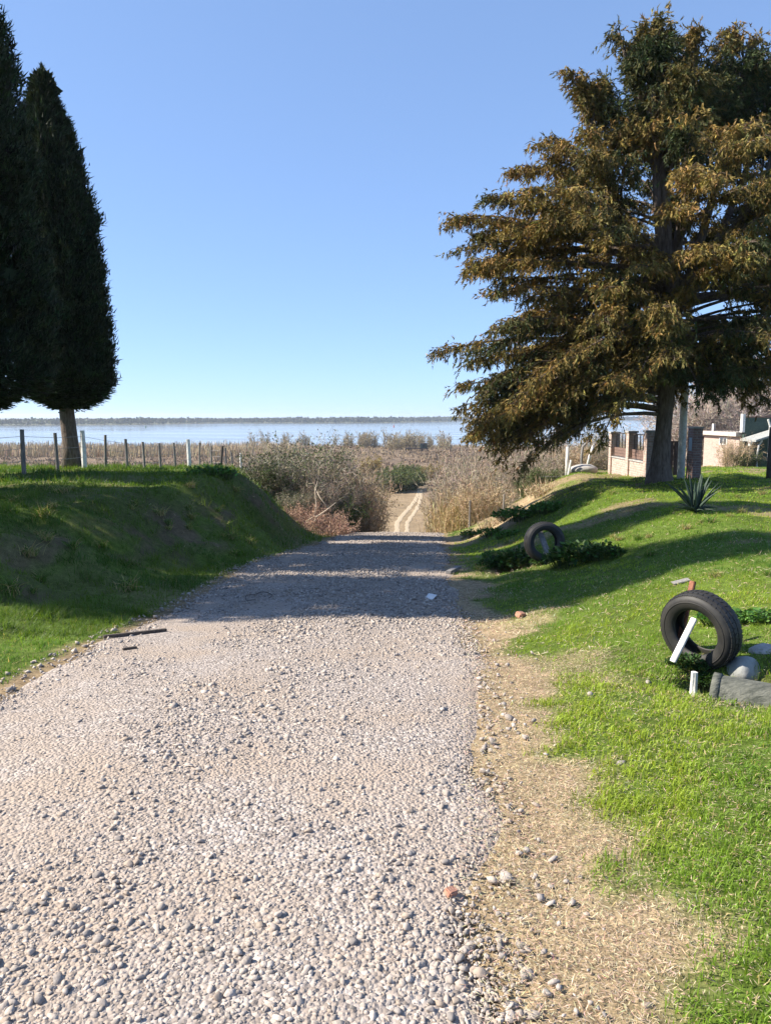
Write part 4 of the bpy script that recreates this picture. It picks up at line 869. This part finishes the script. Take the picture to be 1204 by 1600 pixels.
weed(WD[2], 1075, 1040, .32, 'tall grassy weeds at the foot of the white stake'); weed(WL[1], 870, 742, 1.0, 'green weeds on the bluff top beside concrete block'); weed(WL[0], 775, 868, .6, 'bright weeds in the sun stripe left of the tyre')
weed(WD[1], 1098, 1068, .3, 'weeds between tyre and culvert pipe'); weed(WL[1], 330, 742, 1.3, 'bright weeds on the terrace edge below the fence'); weed(WD[2], 388, 745, 1.2, 'dark weeds overhanging the corner of the green bank')

def tussock_mesh(seed, dry):
    global rng
    keep = rng; rng = np.random.default_rng(seed); acc = Acc(); n = 130
    A = np.stack([rng.normal(0, .07, n), rng.normal(0, .07, n), np.full(n, -.02)], 1); d = unit(np.stack([rng.normal(0, .5, n), rng.normal(0, .5, n), np.ones(n)], 1)); h = rng.uniform(.1, .3, n)[:, None]
    c = np.where((rng.random(n) < dry)[:, None], jit((.42, .34, .18), n, .2), jit((.1, .18, .03), n, .3))
    B = A + d * h * .6; C = B + unit(d + np.stack([d[:, 0], d[:, 1], np.full(n, -.5)], 1) * .9) * h * .5
    ribbons(acc, A, B, .01, .008, c); ribbons(acc, B, C, .008, .002, c)
    rng = keep; return acc.mesh('grass_tussock')
TU = [tussock_mesh(300, .1), tussock_mesh(301, .3), tussock_mesh(302, .6)]
def tussocks():
    k = 0
    for (px0, px1, py0, py1, n, label, grp) in ((0, 440, 760, 930, 34, 'shaggy grass tussock on the shaded left bank', 'tussocks on the left bank'), (720, 1200, 770, 910, 30, 'grass tussock on the sloping right lawn', 'tussocks on the right lawn')):
        i = 0
        while i < n:
            q = G(random.uniform(px0, px1), random.uniform(py0, py1)); dl = x_left(q.y) - q.x; dr = q.x - x_right(q.y); k += 1
            if q.y > 26 or (px0 < 100 and dl < verge_l(q.y) * .6) or (px0 > 100 and dr < .4): continue
            i += 1; o = link('grass_tussock', TU[k % 3], 'grass', loc=q); sc_ = random.uniform(.45, 1.0) * (.9 if px0 < 100 else .6); o.scale = (sc_,) * 3; o.rotation_euler.z = random.uniform(0, 6.28)
            tag(o, label, 'grass', grp)
tussocks()

# ------------------------------------------------------------------ gravel stones
def ico():
    bm = bmesh.new(); bmesh.ops.create_icosphere(bm, subdivisions=1, radius=1); bm.verts.ensure_lookup_table()
    v = np.array([x.co[:] for x in bm.verts]); f = np.array([[q.index for q in x.verts] for x in bm.faces]); bm.free(); return v, f
def rotm(n):
    q = unit(rng.normal(size=(n, 4))); w_, x, y, z = q.T
    return np.stack([np.stack([1 - 2 * (y * y + z * z), 2 * (x * y - z * w_), 2 * (x * z + y * w_)], 1), np.stack([2 * (x * y + z * w_), 1 - 2 * (x * x + z * z), 2 * (y * z - x * w_)], 1), np.stack([2 * (x * z - y * w_), 2 * (y * z + x * w_), 1 - 2 * (x * x + y * y)], 1)], 1)
ICO_V, ICO_F = ico()
OCT_V = np.array([(1, 0, 0), (-1, 0, 0), (0, 1, 0), (0, -1, 0), (0, 0, 1), (0, 0, -1)], float); OCT_F = np.array([(0, 2, 4), (2, 1, 4), (1, 3, 4), (3, 0, 4), (2, 0, 5), (1, 2, 5), (3, 1, 5), (0, 3, 5)])
def stone_cols(n):
    base = np.array([(.41, .36, .32), (.35, .31, .28), (.49, .435, .39), (.28, .255, .24), (.38, .315, .26), (.2, .185, .175)])
    c = base[rng.choice(6, n, p=[.3, .24, .2, .13, .1, .03])]; return np.clip(c * rng.uniform(.85, 1.12, (n, 1)), 0, .8)
def stones(acc, x, y, r, lod):
    n = len(x); B, Fc = (ICO_V, ICO_F) if lod else (OCT_V, OCT_F); k = len(B)
    v = B[None] * (1 + rng.normal(0, .2, (n, k, 1))) * (r[:, None, None] * np.stack([rng.uniform(.85, 1.55, n), rng.uniform(.65, 1.1, n), rng.uniform(.4, .85, n)], 1)[:, None])
    v = np.einsum('nij,nkj->nki', rotm(n), v); v[:, :, 2] *= .68
    z = zg(x, y) + .013 + r * (rng.uniform(-.3, .25, n) + np.interp(y, [7, 9], [0, .3])); v += np.stack([x, y, z], 1)[:, None]
    acc.add(v.reshape(-1, 3), (Fc[None] + (np.arange(n) * k)[:, None, None]).reshape(-1, 3), np.repeat(stone_cols(n), k, 0))
def density(x, y):
    l = x_left(y); r = x_right(y); u = (x - l) / (r - l)
    ruts = sst((.46 - u) / .2) * sst((u - .03) / .08) * np.interp(y, [1.5, 7, 12], [1, .8, .4]) + np.exp(-((u - .84) / .05) ** 2) * .4
    n = fbm(x * 1.6, y * .9, 120, 4)
    d = .95 - .8 * np.clip(ruts, 0, 1) + (n - .5) * 2.4
    edge = sst((u + .02 + (n - .5) * .06) / .05) * sst((1.03 - u + (n - .5) * .08) / .06)
    return np.clip(d, .08, 1) * edge
def sample(n, y0, y1, xa, xb):
    y = rng.uniform(y0, y1, n); lim = y * .56 + 1.2; x = rng.uniform(xa, xb, n); ok = np.abs(x) < lim; return x[ok], y[ok]
def gravel():
    acc = Acc(); big = []
    for (y0, y1, per, med, lod) in ((1.55, 2.35, 7400, .0066, 1), (2.35, 5.2, 5200, .0072, 0), (5.2, 8.5, 2900, .009, 0), (8.5, 15, 1300, .0155, 0), (15, 31, 380, .024, 0)):
        x, y = sample(int(per * (y1 - y0) * 5), y0, y1, -3.3, 2.2)
        ok = rng.random(len(x)) < density(x, y); x = x[ok]; y = y[ok]
        r = np.clip(med * np.exp(rng.normal(0, .5, len(x))), .003, .03)
        r = r * (.72 + .5 * fbm(x * 1.1, y * 1.1, 140, 2)) * (.6 + .42 * density(x, y))
        if y1 < 6:
            s = np.argsort(-r / y)[:150]; big.append((x[s], y[s], r[s])); keepm = np.ones(len(x), bool); keepm[s] = False; x, y, r = x[keepm], y[keepm], r[keepm]
        stones(acc, x, y, r, lod)
    # strays on the straw verge and along the left edge
    x, y = sample(9000, 1.6, 9, .2, 1.5); u = x - x_right(y); ok = (u > -.02) & (rng.random(len(x)) < 1.0 * np.exp(-u * 11)); x, y = x[ok], y[ok]
    stones(acc, x, y, np.clip(.0095 * np.exp(rng.normal(0, .45, len(x))), .006, .035), 1)
    x, y = sample(9000, 4.0, 20, -3.4, -1.5); u = x_left(y) - x; ok = (np.abs(u) < .26) & (rng.random(len(x)) < .55); x, y = x[ok], y[ok]
    stones(acc, x, y, np.clip(.014 * np.exp(rng.normal(0, .45, len(x))), .006, .04), 0)
    print('gravel faces', sum(len(s) for s in acc.S))
    g = link('loose_gravel', acc.mesh('loose_gravel'), 'stone'); tag(g, 'loose pale grey gravel covering the road', kind='stuff')
    # the largest stones singly
    var = []
    bm0 = bmesh.new(); bmesh.ops.create_icosphere(bm0, subdivisions=2, radius=1); bv = np.array([v.co[:] for v in bm0.verts]); bf = [[q.index for q in f.verts] for f in bm0.faces]; bm0.free()
    for i in range(12):
        v = bv.copy()
        for k in range(11):                                  # chip flat facets off the lump
            d = rdir(1)[0]; h = rng.uniform(.42, .8); e = v @ d; v = v - np.where(e > h, e - h, 0)[:, None] * d
        v = v * np.array([1.15, .9, .68]) * (1 + rng.normal(0, .02, (len(v), 1)))
        me = npmesh('stone_%d' % i, v, np.full(len(bf), 3), np.array(bf).ravel(), np.repeat(stone_cols(1), len(v), 0)); me.materials.append(MATS['stone']); var.append(me)
    def one(x, y, r, parent=None, i=0, dz=.016):
        o = bpy.data.objects.new('stone', var[i % 12]); COL.objects.link(o); o.parent = parent
        o.location = (x, y, gz(x, y) + dz + r * .12); o.scale = (r, r, r); o.rotation_euler = (rng.uniform(-.5, .5), rng.uniform(-.5, .5), rng.uniform(0, 6.28)); return o
    for X, Y, RR in big:
        for i in range(len(X)): one(float(X[i]), float(Y[i]), float(RR[i]) * .72, road, i * 7 + 3)
    for i, (px, py, r) in enumerate(((838, 1387, .02), (860, 1386, .02), (885, 1379, .016), (906, 1372, .012), (792, 1285, .022), (968, 1193, .03), (796, 1218, .018), (808, 1147, .015), (813, 1480, .025), (822, 1523, .028), (855, 1555, .02), (832, 1590, .03), (1010, 1573, .02), (765, 1275, .02), (922, 1087, .028), (1012, 1068, .03))):
        q = G(px, py); o = one(q.x, q.y, r, None, i, .0); tag(o, 'single pale stone lying loose on the verge beside the gravel road', 'stone', 'stones strayed onto the verge')
    for (px, py, s, label) in ((703, 1404, .024, 'orange brick fragment lying in the loose gravel'), (812, 965, .06, 'orange brick fragment in the grass at the shadow edge')):
        q = G(px, py); m = MB(); m.box((-s, -s * .7, -s * .3), (s * .9, s * .6, s * .7)); o = m.build('brick_fragment', 'brick_shard', loc=(q.x, q.y, q.z + .02), bevel=s * .18); o.rotation_euler = (.3, .2, .8); tag(o, label, 'brick')
gravel()
def road_litter():
    a = G(162, 1000); b = G(260, 989); plank(a + Vector((0, 0, .03)), b + Vector((0, 0, .03)), .04, .03, 'wooden_stick', 'dark_wood', 'long dark stick lying across the left side of the gravel', 'stick')
    a = G(192, 1019); b = G(214, 1016); plank(a + Vector((0, 0, .025)), b + Vector((0, 0, .025)), .03, .02, 'wooden_stick', 'dark_wood', 'short dark stick fragment near the long stick on gravel', 'stick')
    q = G(672, 938); m = MB(); m.v = [(-.09, -.1, .03), (.02, -.12, .035), (.09, .1, .04), (-.02, .12, .06), (-.085, -.1, .036), (.025, -.12, .041), (.095, .1, .046), (-.015, .12, .066)]
    m.f = [(0, 1, 2, 3), (7, 6, 5, 4), (0, 4, 5, 1), (1, 5, 6, 2), (2, 6, 7, 3), (3, 7, 4, 0)]; tag(m.build('paper_scrap', 'plastic_white', loc=q), 'crumpled white paper scrap lying on the shaded gravel', 'litter')
    q = G(405, 937); m = MB(); pts = []
    for k in range(22):
        a = -.5 + k * .25; pts.append((q.x + .17 * math.cos(a), q.y + .3 * math.sin(a), gz(q.x + .17 * math.cos(a), q.y + .3 * math.sin(a)) + .04 + .01 * math.sin(k)))
    m.tube(pts, .005, 6); tag(m.build('wire_loop', 'iron'), 'loop of dark wire lying on the shaded gravel', 'wire')
    a = G(700, 898); b = G(716, 892); plank(a + Vector((0, 0, .04)), b + Vector((0, 0, .06)), .09, .05, 'wooden_offcut', 'board', 'grey wood offcut lying at the right road edge', 'wood')
    a = G(1050, 914); b = G(1076, 908); plank(a + Vector((0, 0, .015)), b + Vector((0, 0, .02)), .12, .015, 'wooden_board', 'board', 'flat grey board lying in the shaded grass behind rusty stake', 'board')
road_litter()

# ------------------------------------------------------------------ grass and straw
def blades(acc, x, y, h, wd, col, lean=.5, lod=1):
    n = len(x); z = zg(x, y) - .004; A = np.stack([x, y, z], 1); a = rng.uniform(0, 6.28, n); ld = np.stack([np.cos(a), np.sin(a), np.zeros(n)], 1)
    s = np.stack([-np.sin(a + .6), np.cos(a + .6), np.zeros(n)], 1) * (np.broadcast_to(wd, n)[:, None] / 2)
    le = (rng.random(n) * lean)[:, None]; up = np.array([0, 0, 1.0]); H = h[:, None]
    if lod:
        mid = A + (up * .6 + ld * le * .3) * H; tip = A + (up * (1 - le * .35) + ld * le * 1.0) * H
        V = np.stack([A - s, A + s, mid + s * .8, mid - s * .8, tip], 1).reshape(-1, 3); b = np.arange(n)[:, None] * 5; c5 = np.repeat(col, 5, 0)
        acc.add(V, np.concatenate([b + np.array([[0, 1, 2]]), b + np.array([[0, 2, 3]]), b + np.array([[3, 2, 4]])]), c5)
    else:
        tip = A + (up * (1 - le * .3) + ld * le) * H; V = np.stack([A - s, A + s, tip], 1).reshape(-1, 3)
        acc.add(V, np.arange(3 * n).reshape(n, 3), np.repeat(col, 3, 0))
def in_view(x, y, m=1.1): return np.abs(x) < y * .53 * m + 1.4
def lawn():
    acc = Acc()
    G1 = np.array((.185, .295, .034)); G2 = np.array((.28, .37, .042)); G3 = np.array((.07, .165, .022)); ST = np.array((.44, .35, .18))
    for (y0, y1, xa, xb, per, hh, wd, lod) in ((1.5, 3.2, .2, 3.3, 10000, .05, .0042, 1), (1.5, 3.2, -4, -2.4, 3500, .05, .006, 0), (3.2, 5.5, -4.8, 4.5, 6200, .05, .005, 1), (5.5, 9, -6.4, 6.4, 3400, .05, .007, 0), (9, 16, -10.5, 10.5, 1300, .055, .011, 0), (16, 28, -15, 16, 420, .07, .02, 0), (28, 62, -22, 36, 90, .09, .045, 0)):
        n = int(per * (y1 - y0) * (xb - xa)); x = rng.uniform(xa, xb, n); y = rng.uniform(y0, y1, n)
        tuft = fbm(x * 7, y * 7, 200, 2); ga = grass_amount(x, y)
        ok = in_view(x, y) & (rng.random(n) < ga * np.clip(.25 + 1.5 * (tuft - .25), .1, 1)) & ((y < 50) | (x > 10)) & ~((y > 44) & (x < 6)) & ~((y > 30) & (x > -5.5) & (x < 7 + (y - 30) * .6))
        x, y, tuft = x[ok], y[ok], tuft[ok]; n = len(x)
        t = fbm(x * .9, y * .9, 210, 3); t2 = rng.random(n); t3 = fbm(x * .35, y * .35, 215, 3)
        c = G1 * np.ones((n, 1)); a = sst((t - .45) / .2)[:, None]; c = c * (1 - a) + G2 * a; a = sst((t3 - .52) / .14)[:, None] * .8; c = c * (1 - a) + G3 * a
        c = np.where((t2 < .06)[:, None], ST, c) * rng.uniform(.7, 1.3, (n, 1))
        h = hh * rng.uniform(.45, 1.15, n) * (.5 + tuft * .9)
        tall_shaded = ((x < x_left(y)) & (y > 7))                   # unmown left bank: taller blades, the bank's shade put into their colour
        h = h * np.where(tall_shaded, np.where(fbm(x * 2.5, y * 2.5, 230, 2) > .6, 3.2, 1.6), 1); c = np.where(tall_shaded[:, None], c * .36 + G3 * .32, c); blades(acc, x, y, h, wd * rng.uniform(.7, 1.3, n), c, 1.5, lod)
    print('grass faces', sum(len(s) for s in acc.S))
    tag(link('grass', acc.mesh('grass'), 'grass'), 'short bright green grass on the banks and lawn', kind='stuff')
    acc = Acc()
    for (y0, y1, xa, xb, per, ln, lod) in ((1.5, 3.4, .1, 2.6, 15000, .022, 0), (3.4, 6, .3, 3.6, 6500, .026, 0), (6, 14, .4, 6, 900, .055, 0), (14, 30, -12, 14, 120, .08, 0)):
        n = int(per * (y1 - y0) * (xb - xa)); x = rng.uniform(xa, xb, n); y = rng.uniform(y0, y1, n); ga = grass_amount(x, y)
        dr = (x - x_right(y)) * (x > -1) + (x_left(y) - x) * (x < -1)
        ok = in_view(x, y) & (dr > -.16) & (rng.random(n) < np.where(y < 9, np.clip((dr + .16) / .24, 0, 1), .4 * (dr > 0)) * (1 - .75 * ga)); x, y = x[ok], y[ok]; n = len(x)
        o = np.stack([x, y, zg(x, y) + rng.uniform(.002, .014, n) + .016 * ((x < x_right(y) + .1) & (x > x_left(y) - .1))], 1); d = rng.normal(0, 1, (n, 3)); d[:, 2] = rng.uniform(-.1, .45, n)
        quads(acc, o, d, ln * rng.uniform(.4, 1.5, n), ln * .1, jit((.47, .365, .245), n, .28), face=np.tile([0, 0, 1.0], (n, 1)) + rng.normal(0, .3, (n, 3)))
    tag(link('dry_straw', acc.mesh('dry_straw'), 'twig'), 'trampled dry straw on the verge beside the gravel', kind='stuff')
lawn()

# ------------------------------------------------------------------ air
def haze():
    m = bpy.data.materials.new('haze_air'); m.use_nodes = True; nt = m.node_tree; nt.nodes.remove(nt.nodes['Principled BSDF'])
    v = nt.nodes.new('ShaderNodeVolumePrincipled'); v.inputs['Color'].default_value = (.78, .87, 1, 1); v.inputs['Density'].default_value = .00015; v.inputs['Anisotropy'].default_value = .3
    nt.links.new(v.outputs[0], nt.nodes['Material Output'].inputs['Volume']); MATS['haze'] = m
    b = MB(); b.box((-6500, -500, -19), (6500, 6500, 16)); tag(b.build('haze', 'haze'), kind='stuff')
haze()
